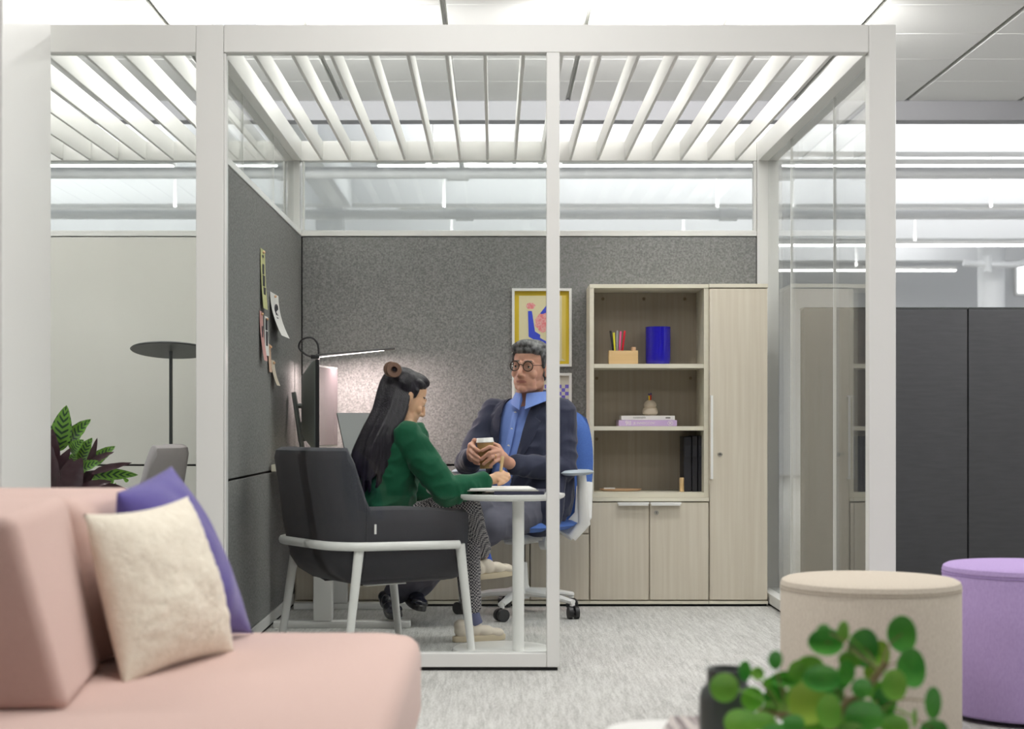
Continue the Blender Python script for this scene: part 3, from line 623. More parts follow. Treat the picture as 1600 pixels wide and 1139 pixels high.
# ------------------------------------------------------------------ upholstered armchair on a white tube frame
def armchair(cx, cy, ang, label, fab, name='armchair'):
    """local frame: +y front, +x right"""
    T = Matrix.Translation((cx, cy, 0)) @ Matrix.Rotation(ang - math.pi / 2, 4, 'Z')
    t = thing(name, label, 'armchair', (cx, cy, 0))
    W2, D2, rc = .275, .275, .13
    plan = []                                          # (x, y, nx, ny, s) with s: 0 arm tip .. 1 middle of the back
    n1 = 9
    for i in range(n1): plan.append((-W2, .275 - (.275 + D2 - rc) * i / (n1 - 1), -1, 0))
    for i in range(1, 9): a = math.pi + (math.pi / 2) * i / 9; plan.append((-W2 + rc + rc * math.cos(a), -D2 + rc + rc * math.sin(a), math.cos(a), math.sin(a)))
    for i in range(1, 8): plan.append((-W2 + rc + (2 * W2 - 2 * rc) * i / 8, -D2, 0, -1))
    full = plan + [(-x, y, -nx, ny) for x, y, nx, ny in reversed(plan[:-4])]
    half = len(full)
    def topz(x, y):
        u = (y + .15) / -.06                                    # 0 where the arm ends, 1 well inside the back
        u = max(0, min(1, u)); u = u * u * (3 - 2 * u)
        arm = .565 - .02 * max(0, y) / .3
        return arm + (.785 - arm) * u
    def shell(sel):
        m = MB(); rows = []
        for (x, y, nx, ny) in sel:
            zt = topz(x, y); th = .075; lean = max(0, (zt - .56)) * .35
            row = []
            for z, off in ((.262, -.17), (.280, -.10), (.315, -.045), (.365, -.012), (.43, .0), (.50, .004), (zt - .04, .004), (zt - .012, -.006), (zt, -.028)):
                k = max(0, z - .42) * .16
                row.append(Vector((x + nx * off, y + ny * (off + (k if ny < -.3 else 0)), z)))
            for z, off in ((zt, -th + .02), (zt - .014, -th), (.50, -th - .01), (.40, -th - .015), (.285, -.16)):
                k = max(0, z - .42) * .16
                row.append(Vector((x + nx * off, y + ny * (off + (k if ny < -.3 else 0)), z)))
            rows.append([T @ p for p in row])
        m.grid(rows, True); return m
    iA = 9; iB = len(full) - 1 - 9
    for nm, sel in (('arm_panel', full[:iA + 1]), ('backrest', full[iA:iB + 1]), ('arm_panel', full[iB:])):
        o = obj(nm, shell(sel), fab, t, True)
        bv = o.modifiers.new('bevel', 'BEVEL'); bv.width = .012; bv.segments = 3; bv.limit_method = 'ANGLE'; bv.angle_limit = R(50)
    m = MB(); m.box((-W2 + .08, -D2 + .10, .27), (W2 - .08, .31, .425), .04, 4, T); obj('seat_cushion', m, fab, t)
    m = MB(); m.box((-W2 + .17, -D2 + .20, .256), (W2 - .17, .10, .262), .01, 2, T)
    obj('seat_shell', m, M_wmetal, t)
    rail = [T @ Vector((x + nx * .018, y + ny * .018, .425 - .02 * (y + .3))) for x, y, nx, ny in full[1:-1]]
    obj('rail', MB().tube(rail, .0165, 12, flat=(1.0, .8)), M_wmetal, t)
    for sx in (-1, 1):
        for (x, y, fx, fy) in ((sx * (W2 + .004), .235, sx * (W2 + .008), .285), (sx * (W2 - .012), -.19, sx * (W2 + .004), -.25)):
            zt = .415
            o = obj('leg', MB().tube([T @ Vector((x, y, zt)), T @ Vector((fx, fy, .004))], [.019, .0145], 12), M_wmetal, t)
    m = MB(); p = T @ Vector((W2 + .002, -.058, .49)); 
    m.box((-.0015, -.004, -.018), (.0015, .004, .018), M=Matrix.Translation(T @ Vector((W2 + .010, -.135, .485))) @ T.to_3x3().to_4x4()); obj('fabric_tag', m, M_paperw, t, False)
    return t
CH = armchair(-.479, 6.085, R(33), 'charcoal upholstered armchair with white tube frame, the woman sitting in it', M_chair)
armchair(P(262, 0, 6.6).x - .27, 6.66, R(186), 'mauve grey armchair behind the glass in the left pod, mostly hidden by the sofa', M_greych)

# ------------------------------------------------------------------ small round table and the things on it
t = thing('side_table', 'small round white laptop table between the two people', 'table', (.088, 5.98, 0)); TZ = .605
obj('tabletop', MB().lathe([(0, TZ - .022), (.19, TZ - .022), (.208, TZ - .014), (.212, TZ - .006), (.211, TZ), (0, TZ)], (.062, 6.05, 0), 56), M_wmetal, t)
obj('pole', MB().tube([(.092, 5.97, .0105), (.092, 5.97, TZ - .0225)], .0225, 24), M_wmetal, t)
obj('base_plate', MB().lathe([(0, 0), (.19, 0), (.19, .007), (.186, .010), (0, .010)], (.03, 6.06, 0), 56), M_wmetal, t)
tt = thing('notebook', 'open white notebook on the dark folder on the round table', 'notebook', (.03, 6.05, TZ + .015))
def quad(name, pts, z, th, m, par, bev=0):
    q = MB(); q.grid([[Vector((x, y, z)) for x, y in pts], [Vector((x, y, z + th)) for x, y in pts]], True); return obj(name, q, m, par, False)
def TP(px, Y): return ((px - VX) / F * Y, Y)
quad('pages', [TP(734, 5.93), TP(838, 5.93), TP(826, 6.21), TP(752, 6.21)], TZ + .0165, .006, M_paperw, tt)
quad('cover', [TP(730, 5.925), TP(842, 5.925), TP(829, 6.22), TP(750, 6.22)], TZ + .0135, .0028, mat('notebook_cover', (.35, .34, .30), .6), tt)
q = quad('folder', [TP(772, 5.91), TP(850, 5.93), TP(853, 6.17), TP(775, 6.17)], TZ + .0005, .0125, mat('navy_folder', (.03, .03, .06), .4), None)
tag(q, 'dark navy folder lying under the open notebook', 'folder')

# ------------------------------------------------------------------ task chair of the man
MF = Vector((-.47, -.883, 0)); MR = Vector((-.883, .47, 0))       # the man's forward and right
cc = Vector((.13, 7.20, 0))
t = thing('task_chair', 'blue mesh task chair with white five-star base, the man sitting in it', 'office chair', cc)
def MT(r_, f_, z_): return cc + MR * r_ + MF * f_ + Vector((0, 0, z_))
BM = Matrix(((MR.x, MF.x, 0, cc.x), (MR.y, MF.y, 0, cc.y), (0, 0, 1, 0), (0, 0, 0, 1)))
m = MB()
m.lathe([(0, .075), (.035, .075), (.038, .12), (.028, .135), (.022, .24), (0, .24)], cc, 24)
for a in (250, 322, 34, 106, 178):
    d_ = Vector((math.cos(R(a)), math.sin(R(a)), 0)); m.tube([cc + Vector((0, 0, .105)) + d_ * .02, cc + Vector((0, 0, .098)) + d_ * .15, cc + Vector((0, 0, .075)) + d_ * .285], [.026, .021, .016], 10, flat=(.75, 1.1))
    m.tube([cc + d_ * .28 + Vector((0, 0, .082)), cc + d_ * .28 + Vector((0, 0, .058))], .012, 10)
obj('star_base', m, M_wmetal, t)
for a in (250, 322, 34, 106, 178):
    d_ = Vector((math.cos(R(a)), math.sin(R(a)), 0)); c = cc + d_ * .285 + Vector((0, 0, .0285)); ax = Vector((-d_.y, d_.x, 0)); ax = (ax + d_ * .8).normalized(); m = MB()
    for s_ in (-1, 1): m.tube([c + ax * (s_ * .006), c + ax * (s_ * .024)], .0283, 18)
    m.tube([c - ax * .006, c + ax * .006], .012, 8); m.tube([c + Vector((0, 0, .005)), c + Vector((0, 0, .032))], .008, 8)
    obj('caster', m, M_black, t)
obj('gas_lift', MB().tube([(cc.x, cc.y, .2405), (cc.x, cc.y, .34)], .014, 14), M_black, t)
m = MB(); m.box((-.05, -.14, .325), (.05, .10, .375), .015, 3, BM); m.tube([MT(0, -.10, .355), MT(0, -.22, .37), MT(0, -.25, .50)], [.03, .028, .025], 12); m.tube([MT(-.12, .02, .36), MT(.12, .02, .36)], .022, 12); m.tube([MT(-.13, .0, .335), MT(-.10, .0, .335)], .035, 16)
obj('tilt_mechanism', m, mat('pale_grey_plastic', (.62, .62, .61), .4), t)
def padded(w, d, z0, th, Mx, curve=0.0, n=12, mtr=None, round_=.5):
    top, bot = [], []
    for i in range(n + 1):
        v = -1 + 2 * i / n; rt, rb = [], []
        for j_ in range(n + 1):
            u = -1 + 2 * j_ / n
            k = math.sqrt(max(0, 1 - .5 * v * v)) ; kk = math.sqrt(max(0, 1 - .5 * u * u)); x = u * w / 2 * (1 - round_ * (1 - k)) ; y = v * d / 2 * (1 - round_ * (1 - kk))
            e_ = (1 - abs(u) ** 4) ** .5 * (1 - abs(v) ** 4) ** .5
            zc = z0 + curve * (u * u)
            rt.append(Mx @ Vector((x, y, zc + th / 2 * e_))); rb.append(Mx @ Vector((x, y, zc - th / 2 * e_)))
        top.append(rt); bot.append(rb)
    m = MB(); m.grid(top, False, False); m.grid(bot, False, False)
    bmesh.ops.remove_doubles(m.bm, verts=m.bm.verts[:], dist=1e-5); return m
obj('seat', padded(.50, .47, .415, .06, BM @ Matrix.Translation((0, .05, 0))), M_blue, t)
bk = BM @ Matrix.Translation((0, -.235, .66)) @ Matrix.Rotation(R(90 + 8), 4, 'X')
obj('backrest', padded(.46, .62, 0, .045, bk, .04, 14, round_=.7), M_blue, t)
m = MB(); m.tube([MT(-.2, -.25, .60), MT(-.215, -.2, .45), MT(-.16, -.12, .36)], [.03, .034, .03], 10, flat=(.6, 1.3)); obj('back_support', m, M_wmetal, t)
for s_ in (-1, 1):
    obj('arm_post', MB().tube([MT(s_ * .22, -.06, .36), MT(s_ * .275, -.08, .42), MT(s_ * .275, -.05, .645)], [.022, .024, .018], 12, flat=(1.2, .8)), M_wmetal, t)
    obj('armrest', padded(.085, .26, .655, .028, BM @ Matrix.Translation((s_ * .275, .0, 0))), M_bluegrey, t)

# ------------------------------------------------------------------ sofa, cushions, ottomans
SZ = .40
t = thing('sofa', 'pink upholstered lounge sofa in the left foreground', 'sofa', (-.6, 2.7, 0))
m = MB(); 
pl = []
xr_, yf = -.163, 3.585
def rrect(x0, x1, y0, y1, r_, n=8):
    out = []
    for (cx_, cy_, a0) in ((x1 - r_, y1 - r_, 0), (x0 + r_, y1 - r_, 90), (x0 + r_, y0 + r_, 180), (x1 - r_, y0 + r_, 270)):
        for k in range(n + 1): a = R(a0 + 90 * k / n); out.append((cx_ + r_ * math.cos(a), cy_ + r_ * math.sin(a)))
    return out
rows = []
for ins, z in ((.012, .22), (0, .235), (0, SZ - .045), (.006, SZ - .02), (.02, SZ - .006), (.045, SZ), (.3, SZ + .004)):
    rows.append([Vector((x, y, z)) for x, y in rrect(-1.25 + ins, xr_ - ins, .7 + ins, yf - ins, max(.09 - ins * .5, .02))])
obj('seat_cushion', m.grid(rows, True), M_pink, t)
rows = [[Vector((x, y, z)) for x, y in rrect(-1.20 + ins, xr_ - .03 - ins, .75 + ins, yf - .03 - ins, .07)] for ins, z in ((.0, .08), (0, .219))]
obj('base', MB().grid(rows, True), M_pink, t)
for x in (-1.1, -.28):
    for y in (.9, 3.4): obj('leg', MB().tube([(x, y, 0), (x, y, .0795)], .02, 12), M_dark, t)
def block(name, c8, m_, par, bev=.03, seg=4):
    """c8: bottom four corners then top four (world)"""
    b = bmesh.new(); v = [b.verts.new(p) for p in c8]
    for f in ((3, 2, 1, 0), (4, 5, 6, 7), (0, 1, 5, 4), (1, 2, 6, 5), (2, 3, 7, 6), (3, 0, 4, 7)): b.faces.new([v[i] for i in f])
    bmesh.ops.subdivide_edges(b, edges=b.edges[:], cuts=0)
    bmesh.ops.bevel(b, geom=b.edges[:], offset=bev, segments=seg, profile=.5, affect='EDGES'); q = MB(); q.add(b); return obj(name, q, m_, par)
zt = .728
block('back_cushion', [(-1.15, 2.52, SZ + .002), (-.690, 2.55, SZ + .002), (-.745, 2.99, SZ + .002), (-1.15, 2.99, SZ + .002), (-1.15, 2.50, zt-.01), (-.785, 2.57, zt - .008), (-.818, 3.01, zt + .004), (-1.15, 3.01, zt)], M_pink, t, .024, 5)
block('back_frame', [(-1.2, 3.02, SZ + .002), (-.74, 3.02, SZ + .002), (-.70, 3.57, SZ + .002), (-1.2, 3.57, SZ + .002), (-1.2, 3.02, .728), (-.80, 3.02, .728), (-.79, 3.57, .728), (-1.2, 3.57, .728)], M_pink, t, .045, 5)

def pillow(name, c4, T_, m_, label, lump=0.0, cat='cushion', pinch=.16):
    """c4: bottom-left, bottom-right, top-right, top-left corner"""
    bl, br, tr, tl = [Vector(c) for c in c4]; n = 40
    nrm = ((br - bl).cross(tl - bl)).normalized(); top, bot = [], []
    for i in range(n + 1):
        v = -1 + 2 * i / n; a_, b_ = [], []
        for j_ in range(n + 1):
            u = -1 + 2 * j_ / n
            uu = u * (1 - pinch * .5 * (1 - v * v) * abs(u) ** 2); vv = v * (1 - pinch * .5 * (1 - u * u) * abs(v) ** 2)
            s_, r_ = (uu + 1) / 2, (vv + 1) / 2
            p = bl * (1 - s_) * (1 - r_) + br * s_ * (1 - r_) + tr * s_ * r_ + tl * (1 - s_) * r_
            e_ = ((1 - abs(u) ** 2.4) ** .62) * ((1 - abs(v) ** 2.4) ** .62)
            w_ = noise.noise(p * 14) * .008 * (e_ ** .5) + (noise.noise(p * 130) * lump if lump else 0) * min(1, e_ * 3)
            a_.append(p + nrm * (T_ * e_ + w_)); b_.append(p - nrm * (T_ * .8 * e_))
        top.append(a_); bot.append(b_)
    m = MB(); m.grid(top, False, False); m.grid(bot, False, False); bmesh.ops.remove_doubles(m.bm, verts=m.bm.verts[:], dist=1e-5)
    o = obj(name, m, m_, None, 'all'); return tag(o, label, cat)
pillow('cushion', [P(192, 1075, 2.83), P(368, 1020, 3.24), P(294, 775, 3.30), P(130, 803, 2.94)], .075, M_boucle, 'cream boucle cushion leaning on the sofa back', .006)
pillow('cushion', [P(215, 1000, 3.12), P(396, 990, 3.50), P(268, 728, 3.46), P(182, 770, 3.14)], .085, M_purple, 'violet cushion behind the cream cushion on the sofa', pinch=.05)
def ottoman(px, fy, zt_, r_, m_, label):
    Y = F / fy; c = ((px - VX) / fy, Y, 0); t = thing('ottoman', label, 'ottoman', c)
    obj('body', MB().lathe([(0, .015), (r_ - .006, .015), (r_, .022), (r_, zt_ - .030), (r_ - .0025, zt_ - .026), (0, zt_ - .026)], c, 72), m_, t)
    obj('top_pad', MB().lathe([(0, zt_ - .0258), (r_ - .002, zt_ - .0258), (r_ + .001, zt_ - .018), (r_ - .003, zt_ - .006), (r_ - .014, zt_ + .0), (r_ * .5, zt_ + .003), (0, zt_ + .004)], c, 72), m_, t)
    obj('seam_piping', MB().lathe([(r_ - .001, zt_ - .0275), (r_ + .0018, zt_ - .026), (r_ - .001, zt_ - .0245)], c, 72), m_, t)
    obj('glide', MB().lathe([(0, 0), (.15, 0), (.15, .0148), (0, .0148)], c, 32), M_black, t); return t
ottoman(1359.5, 574, .452, .2405, M_beige, 'round oatmeal ottoman in the right foreground')
ottoman(1602, 522, .452, .2405, M_lav, 'round lavender ottoman at the right edge')

# ------------------------------------------------------------------ floor lamp and calathea in the left pod
t = thing('floor_lamp', 'slim dark floor lamp with a flat tilted disc behind the glass at left', 'lamp', (P(267, 0, 7.1).x, 7.1, 0)); lc = P(267, 547, 7.1)
Mx = Matrix.Translation(lc) @ Matrix.Rotation(R(-9), 4, 'X')
obj('disc_head', MB().lathe([(0, -.004), (.176, -.005), (.181, -.001), (.176, .004), (0, .010)], n=56, M=Mx), M_dark, t)
obj('pole', MB().tube([(lc.x, 7.1, .0125), (lc.x, 7.1, lc.z - .006)], .008, 12), M_dark, t); obj('base', MB().lathe([(0, 0), (.13, 0), (.13, .008), (.12, .012), (0, .012)], (lc.x, 7.1, 0), 40), M_dark, t)
def leafmat(name, c1, c2, back):
    m = bpy.data.materials.new(name); m.use_nodes = True; nt = m.node_tree; b = nt.nodes['Principled BSDF']; b.inputs['Roughness'].default_value = .35
    uvn = nt.nodes.new('ShaderNodeUVMap'); sp = nt.nodes.new('ShaderNodeSeparateXYZ'); nt.links.new(uvn.outputs[0], sp.inputs[0])
    ab = nt.nodes.new('ShaderNodeMath'); ab.operation = 'ABSOLUTE'; nt.links.new(sp.outputs[0], ab.inputs[0])
    q = nt.nodes.new('ShaderNodeMath'); q.operation = 'MULTIPLY_ADD'; q.inputs[1].default_value = -.18; nt.links.new(ab.outputs[0], q.inputs[0]); nt.links.new(sp.outputs[1], q.inputs[2])
    s1_ = nt.nodes.new('ShaderNodeMath'); s1_.operation = 'MULTIPLY'; s1_.inputs[1].default_value = 50; nt.links.new(q.outputs[0], s1_.inputs[0])
    s2_ = nt.nodes.new('ShaderNodeMath'); s2_.operation = 'SINE'; nt.links.new(s1_.outputs[0], s2_.inputs[0])
    w1 = nt.nodes.new('ShaderNodeMath'); w1.operation = 'SUBTRACT'; w1.inputs[0].default_value = .75; nt.links.new(ab.outputs[0], w1.inputs[1])
    g = nt.nodes.new('ShaderNodeMath'); g.operation = 'MULTIPLY'; nt.links.new(s2_.outputs[0], g.inputs[0]); nt.links.new(w1.outputs[0], g.inputs[1])
    gt = nt.nodes.new('ShaderNodeMath'); gt.operation = 'GREATER_THAN'; gt.inputs[1].default_value = .08; nt.links.new(g.outputs[0], gt.inputs[0])
    mx = nt.nodes.new('ShaderNodeMix'); mx.data_type = 'RGBA'; mx.inputs[6].default_value = (*c1, 1); mx.inputs[7].default_value = (*c2, 1); nt.links.new(gt.outputs[0], mx.inputs[0])
    geo = nt.nodes.new('ShaderNodeNewGeometry'); m2 = nt.nodes.new('ShaderNodeMix'); m2.data_type = 'RGBA'; m2.inputs[7].default_value = (*back, 1)
    nt.links.new(geo.outputs['Backfacing'], m2.inputs[0]); nt.links.new(mx.outputs[2], m2.inputs[6]); nt.links.new(m2.outputs[2], b.inputs['Base Color']); return m
M_cal = leafmat('calathea_leaf', (.16, .36, .04), (.015, .06, .02), (.10, .02, .05))
M_mar = mat('maroon_leaf', (.055, .018, .028), .35)
def leaf(base, tip, wid, up, m_, par, bend=.02, wave=.0, nm='leaf'):
    base, tip = Vector(base), Vector(tip); d_ = tip - base; L = d_.length; d_.normalize(); s_ = d_.cross(Vector(up)).normalized(); nn = s_.cross(d_).normalized()
    me = bpy.data.meshes.new(nm); vs, fs, uvs = [], [], []; n = 16; k = 5
    for i in range(n + 1):
        q = i / n; wv = wid * (math.sin(math.pi * min(1, q ** .85)) ** .75) * (1 - .15 * q) + .0006
        c = base + d_ * L * q + nn * (bend * math.sin(math.pi * q))
        for j_ in range(k):
            u = -1 + 2 * j_ / (k - 1); rip = wave * math.sin(q * 24 + (1 if u > 0 else 2)) * abs(u)
            vs.append(c + s_ * (u * wv / 2) + nn * (abs(u) * wv * .16 + rip)); uvs.append((u, q))
    for i in range(n):
        for j_ in range(k - 1): a_ = i * k + j_; fs.append((a_, a_ + 1, a_ + k + 1, a_ + k))
    me.from_pydata([tuple(v) for v in vs], [], fs); uvl = me.uv_layers.new(name='UVMap')
    for li, lp in enumerate(me.loops): uvl.data[li].uv = uvs[lp.vertex_index]
    o = bpy.data.objects.new(nm, me); return finish(o, nm, m_, par, 'all')
PY = 6.15; pc = P(112, 0, PY); t = thing('potted_plant', 'striped calathea with green and maroon leaves behind the glass at left', 'plant', (pc.x, PY, 0))
obj('planter', MB().lathe([(0, 0), (.13, 0), (.15, .50), (.15, .52), (.138, .52), (.135, .49), (0, .49)], (pc.x, PY, 0), 36), M_potg, t)
cam_up = Vector((0, -1, .15))
for bx_, by_, tx, ty, wd, k in ((92, 705, 104, 633, 27, 0), (108, 698, 142, 655, 22, 0), (112, 708, 131, 687, 17, 0), (127, 725, 144, 684, 20, 0), (140, 728, 180, 697, 16, 0), (138, 742, 216, 742, 16, 0), (118, 740, 160, 722, 17, 0), (112, 728, 118, 706, 16, 0),
        (92, 770, 80, 695, 26, 1), (88, 760, 110, 700, 20, 1), (100, 775, 112, 715, 24, 1), (110, 770, 128, 715, 30, 1), (135, 735, 152, 684, 9, 1), (138, 728, 178, 706, 9, 1), (142, 740, 206, 723, 9, 1), (120, 765, 150, 735, 20, 1), (82, 740, 76, 660, 22, 1), (130, 765, 200, 765, 16, 1), (95, 745, 60, 700, 22, 1), (85, 755, 50, 730, 20, 0), (120, 770, 175, 752, 14, 1)):
    y_ = PY - .05 + .08 * random.random() - .04 * k; leaf(P(bx_, by_, y_), P(tx, ty, y_ - .05 + .05 * random.random()), wd / F * PY * 1.3, cam_up + Vector((random.uniform(-.4, .4), 0, random.uniform(-.2, .5))), M_cal if k == 0 else M_mar, t, .012, .002)
for k in range(10):
    a = 2 * math.pi * k / 10; obj('stem', MB().tube([(pc.x + .03 * math.cos(a), PY + .03 * math.sin(a), .49), (pc.x - .02 + .07 * math.cos(a), PY + .06 * math.sin(a), .66)], .004, 6), M_stem, t)
t2 = thing('potted_plant', 'small variegated plant half hidden between the calathea and the grey chair', 'plant', (P(172, 0, 6.3).x, 6.3, 0)); c = P(172, 0, 6.3)
obj('planter', MB().lathe([(0, 0), (.09, 0), (.10, .50), (.09, .50), (.085, .47), (0, .47)], (c.x, 6.3, 0), 30), M_potg, t2)
for k in range(60):
    a = random.uniform(0, 6.28); r_ = random.uniform(.0, .09); p = Vector((c.x + r_ * math.cos(a), 6.28 + r_ * .6 * math.sin(a), .50 + random.uniform(0, .15))); d_ = Vector((random.uniform(-1, 1), random.uniform(-1, 1), random.uniform(.1, 1))).normalized() * .035
    leaf(p, p + d_, .016, cam_up, M_leafy if k % 3 else mat('pale_leaf', (.45, .52, .38), .5), t2, .003)
obj('stem', MB().tube([(c.x, 6.28, .47), (c.x, 6.28, .6)], .006, 6), M_stem, t2)

# ------------------------------------------------------------------ foreground coffee table, book, vase and pilea
CZ = .30
t = thing('coffee_table', 'white round-cornered coffee table at the bottom edge', 'table', (.4, 2.45, 0))
yr = (H - CZ) * F / (1124 - VY); rows = []
for ins, z in ((.012, CZ - .022), (0, CZ - .016), (0, CZ - .004), (.005, CZ)): rows.append([Vector((x, y, z)) for x, y in rrect(P(938, 0, yr).x + ins, .62 - ins, 2.0 + ins, yr - ins, .11 - ins)])
obj('tabletop', MB().grid(rows, True), M_wmetal, t)
for x in (.27, .54):
    for y in (2.12, yr - .12): obj('leg', MB().tube([(x, y, 0), (x, y, CZ - .0225)], .016, 12), M_wmetal, t)
t = thing('book', 'striped brown book lying on the coffee table beside the dark vase', 'book', (P(1075, 0, yr - .1).x, yr - .12, CZ))
yb_ = yr - .03; q1 = [TP(1048, yb_), TP(1112, yb_), (TP(1105, yb_ - .2)), (TP(1030, yb_ - .2))]
quad('cover', q1, CZ + .0005, .012, mat('striped_cover', (.13, .10, .10), .6, var=(90, .05, (1, .05, .05), (.45, .40, .38))), t)
va = P(1136, 0, 2.66); obj_v = obj('vase', MB().lathe([(0, 0), (.034, 0), (.044, .01), (.047, .03), (.047, .105), (.044, .120), (.0355, .128), (.034, .132), (.034, .152), (.036, .156), (.031, .156), (.029, .13), (0, .12)], (va.x, 2.66, CZ + .0005), 48), M_pot)
tag(obj_v, 'dark grey green bottle-neck vase on the coffee table behind the pilea', 'vase')
PP = 2.50; pc = Vector((P(1290, 0, PP).x, PP, 0)); t = thing('potted_plant', 'green pilea with round leaves in the foreground', 'plant', (pc.x, PP, CZ))
obj('pot', MB().lathe([(0, 0), (.045, 0), (.058, .075), (.055, .075), (.05, .065), (0, .065)], (pc.x, PP, CZ + .0005), 40), M_potg, t)
leaves = [(1410, 991, 22, 26, 0), (1425, 1044, 22, 27, 0), (1350, 1012, 23, 27, 0), (1291, 1003, 25, 19, 0), (1318, 987, 9, 15, 1), (1329, 1030, 18, 13, 1), (1266, 1042, 19, 16, 1), (1284, 1060, 25, 18, 0), (1211.5, 1031, 10, 13, 0), (1164, 1048, 9, 14, 0), (1184, 1052, 10, 9, 1),
          (1132, 1074, 20, 20, 1), (1228, 1061, 22, 11, 0), (1263, 1098, 27, 29, 2), (1213, 1092, 18, 20, 0), (1176, 1092, 16, 17, 1), (1204, 1109, 12, 12, 1), (1158, 1130, 24, 20, 1), (1296, 1112, 18, 24, 1), (1350, 1119, 26, 22, 0), (1398, 1070, 18, 21, 1), (1382, 1096, 17, 21, 0), (1323, 1050, 12, 16, 0),
          (1458, 1098, 11, 22, 0), (1377, 1022, 12, 20, 2), (1429, 1122, 4, 13, 1), (1399, 1136, 19, 17, 1), (1460, 1140, 20, 14, 0), (1213, 1141, 20, 10, 0), (1287, 985, 9, 9, 0), (1363, 1050, 12, 12, 2), (1250, 1075, 13, 12, 1), (1240, 1130, 15, 12, 0), (1330, 1142, 18, 12, 1), (1192, 1127, 18, 14, 1), (1228, 1112, 15, 13, 0), (1320, 1124, 17, 17, 1), (1272, 1128, 19, 15, 1), (1384, 1124, 16, 14, 0), (1240, 1092, 13, 14, 1), (1347, 1075, 14, 14, 0), (1370, 1080, 13, 14, 1), (1302, 1085, 14, 15, 0), (1205, 1068, 13, 10, 1), (1245, 1048, 13, 15, 1), (1312, 1062, 14, 14, 0)]
def round_leaf(c, rx, rz, m_, par, tilt):
    n = 22; me = bpy.data.meshes.new('leaf'); vs = []; fs = []
    Rm = Matrix.Rotation(tilt[0], 3, 'X') @ Matrix.Rotation(tilt[1], 3, 'Z')
    for ri, rr in enumerate((0.12, .55, .85, 1.0)):
        for k in range(n):
            a = 2 * math.pi * k / n; cup = -.14 * (1 - rr * rr) * rx * -1 + .10 * rx * math.cos(2 * a) * rr * rr
            vs.append(c + Rm @ Vector((math.cos(a) * rr * rx, cup, math.sin(a) * rr * rz)))
    fs.append(tuple(reversed(range(n))))
    for ri in range(3):
        for k in range(n): a, b = ri * n + k, ri * n + (k + 1) % n; fs.append((a, b, b + n, a + n))
    me.from_pydata([tuple(v) for v in vs], [], fs); o = bpy.data.objects.new('leaf', me); return finish(o, 'leaf', m_, par, 'all')
hub = [P(1375, 1050, PP), P(1320, 1098, PP), P(1230, 1120, PP), P(1370, 1110, PP)]
root = Vector((pc.x, PP, CZ + .066))
obj('stem', MB().tube(spline([root, P(1322, 1100, PP), P(1345, 1088, PP), P(1370, 1055, PP), P(1385, 1035, PP)], 6), [.0065] * 25, 8), M_stem, t)
obj('stem', MB().tube(spline([root, P(1270, 1120, PP), P(1230, 1118, PP), P(1185, 1110, PP)], 6), [.005] * 19, 8), M_stem, t)
M_bright = mat('pilea_bright_leaf', (.34, .52, .06), .4)
for i, (px, py, rx, ry, k) in enumerate(leaves):
    y_ = PP + random.uniform(-.06, .06); c = P(px, py, y_); sc = PP / F * 1.16
    round_leaf(c, rx * sc, ry * sc, (M_leaf, M_leafy, M_bright)[k], t, (random.uniform(-.25, .1), random.uniform(-.35, .35)))
    h = min(hub, key=lambda q: (q - c).length)
    obj('petiole', MB().tube(spline([h, (h + c) / 2 + Vector((0, .02, .008)), c + Vector((0, .004, 0))], 4), .0013, 5), M_leafy if k else M_stem, t)

# ------------------------------------------------------------------ people
def organic(name, mb, m, parent, voxel=.005, it=3, noise_amp=0.0, noise_sc=(10, 10, 10), cut=None, top=False):
    me = bpy.data.meshes.new('tmp'); bmesh.ops.recalc_face_normals(mb.bm, faces=mb.bm.faces[:]); mb.bm.to_mesh(me); mb.bm.free()
    o = bpy.data.objects.new('tmp', me); COL.objects.link(o)
    r_ = o.modifiers.new('r', 'REMESH'); r_.mode = 'VOXEL'; r_.voxel_size = voxel
    if it: s_ = o.modifiers.new('s', 'SMOOTH'); s_.factor = .5; s_.iterations = it
    dg = bpy.context.evaluated_depsgraph_get(); dg.update(); me2 = bpy.data.meshes.new_from_object(o.evaluated_get(dg)); bpy.data.objects.remove(o)
    me2.name = name
    if noise_amp:
        nr = [v.normal.copy() for v in me2.vertices]
        for v, nn in zip(me2.vertices, nr):
            p = v.co; q = Vector((p.x * noise_sc[0], p.y * noise_sc[1], p.z * noise_sc[2]))
            a = noise.noise(q); v.co = p + nn * (noise_amp * (1 - 2.2 * abs(a)) )
    if cut:
        b = bmesh.new(); b.from_mesh(me2); dl = [f for f in b.faces if cut(f.calc_center_median())]
        bmesh.ops.delete(b, geom=dl, context='FACES'); b.to_mesh(me2); b.free()
    o = bpy.data.objects.new(name, me2); me2.materials.clear(); finish(o, name, m, parent, 'all'); return o
def loft(mb, rings, n=28):
    """rings: (centre, axis a, axis b, ra, rb)"""
    mb2 = MB(); mb2.grid([[Vector(c) + Vector(a) * (ra * math.cos(2 * math.pi * k / n)) + Vector(b) * (rb * math.sin(2 * math.pi * k / n)) for k in range(n)] for c, a, b, ra, rb in rings], True)
    bmesh.ops.recalc_face_normals(mb2.bm, faces=mb2.bm.faces[:]); mb.add(mb2.bm); return mb
M_skin_m = mat('skin_ruddy', (.56, .285, .195), .5, bump=(70, .12, I3), var=(22, .3, I3, (.62, .34, .25)), subsurf=.15)
M_skin_w = mat('skin_warm', (.62, .37, .22), .45, subsurf=.15, var=(14, .3, I3, (.66, .40, .26)))
M_lip_m = mat('lip_ruddy', (.40, .16, .13), .5); M_lip_w = mat('lip_rose', (.45, .14, .12), .4)
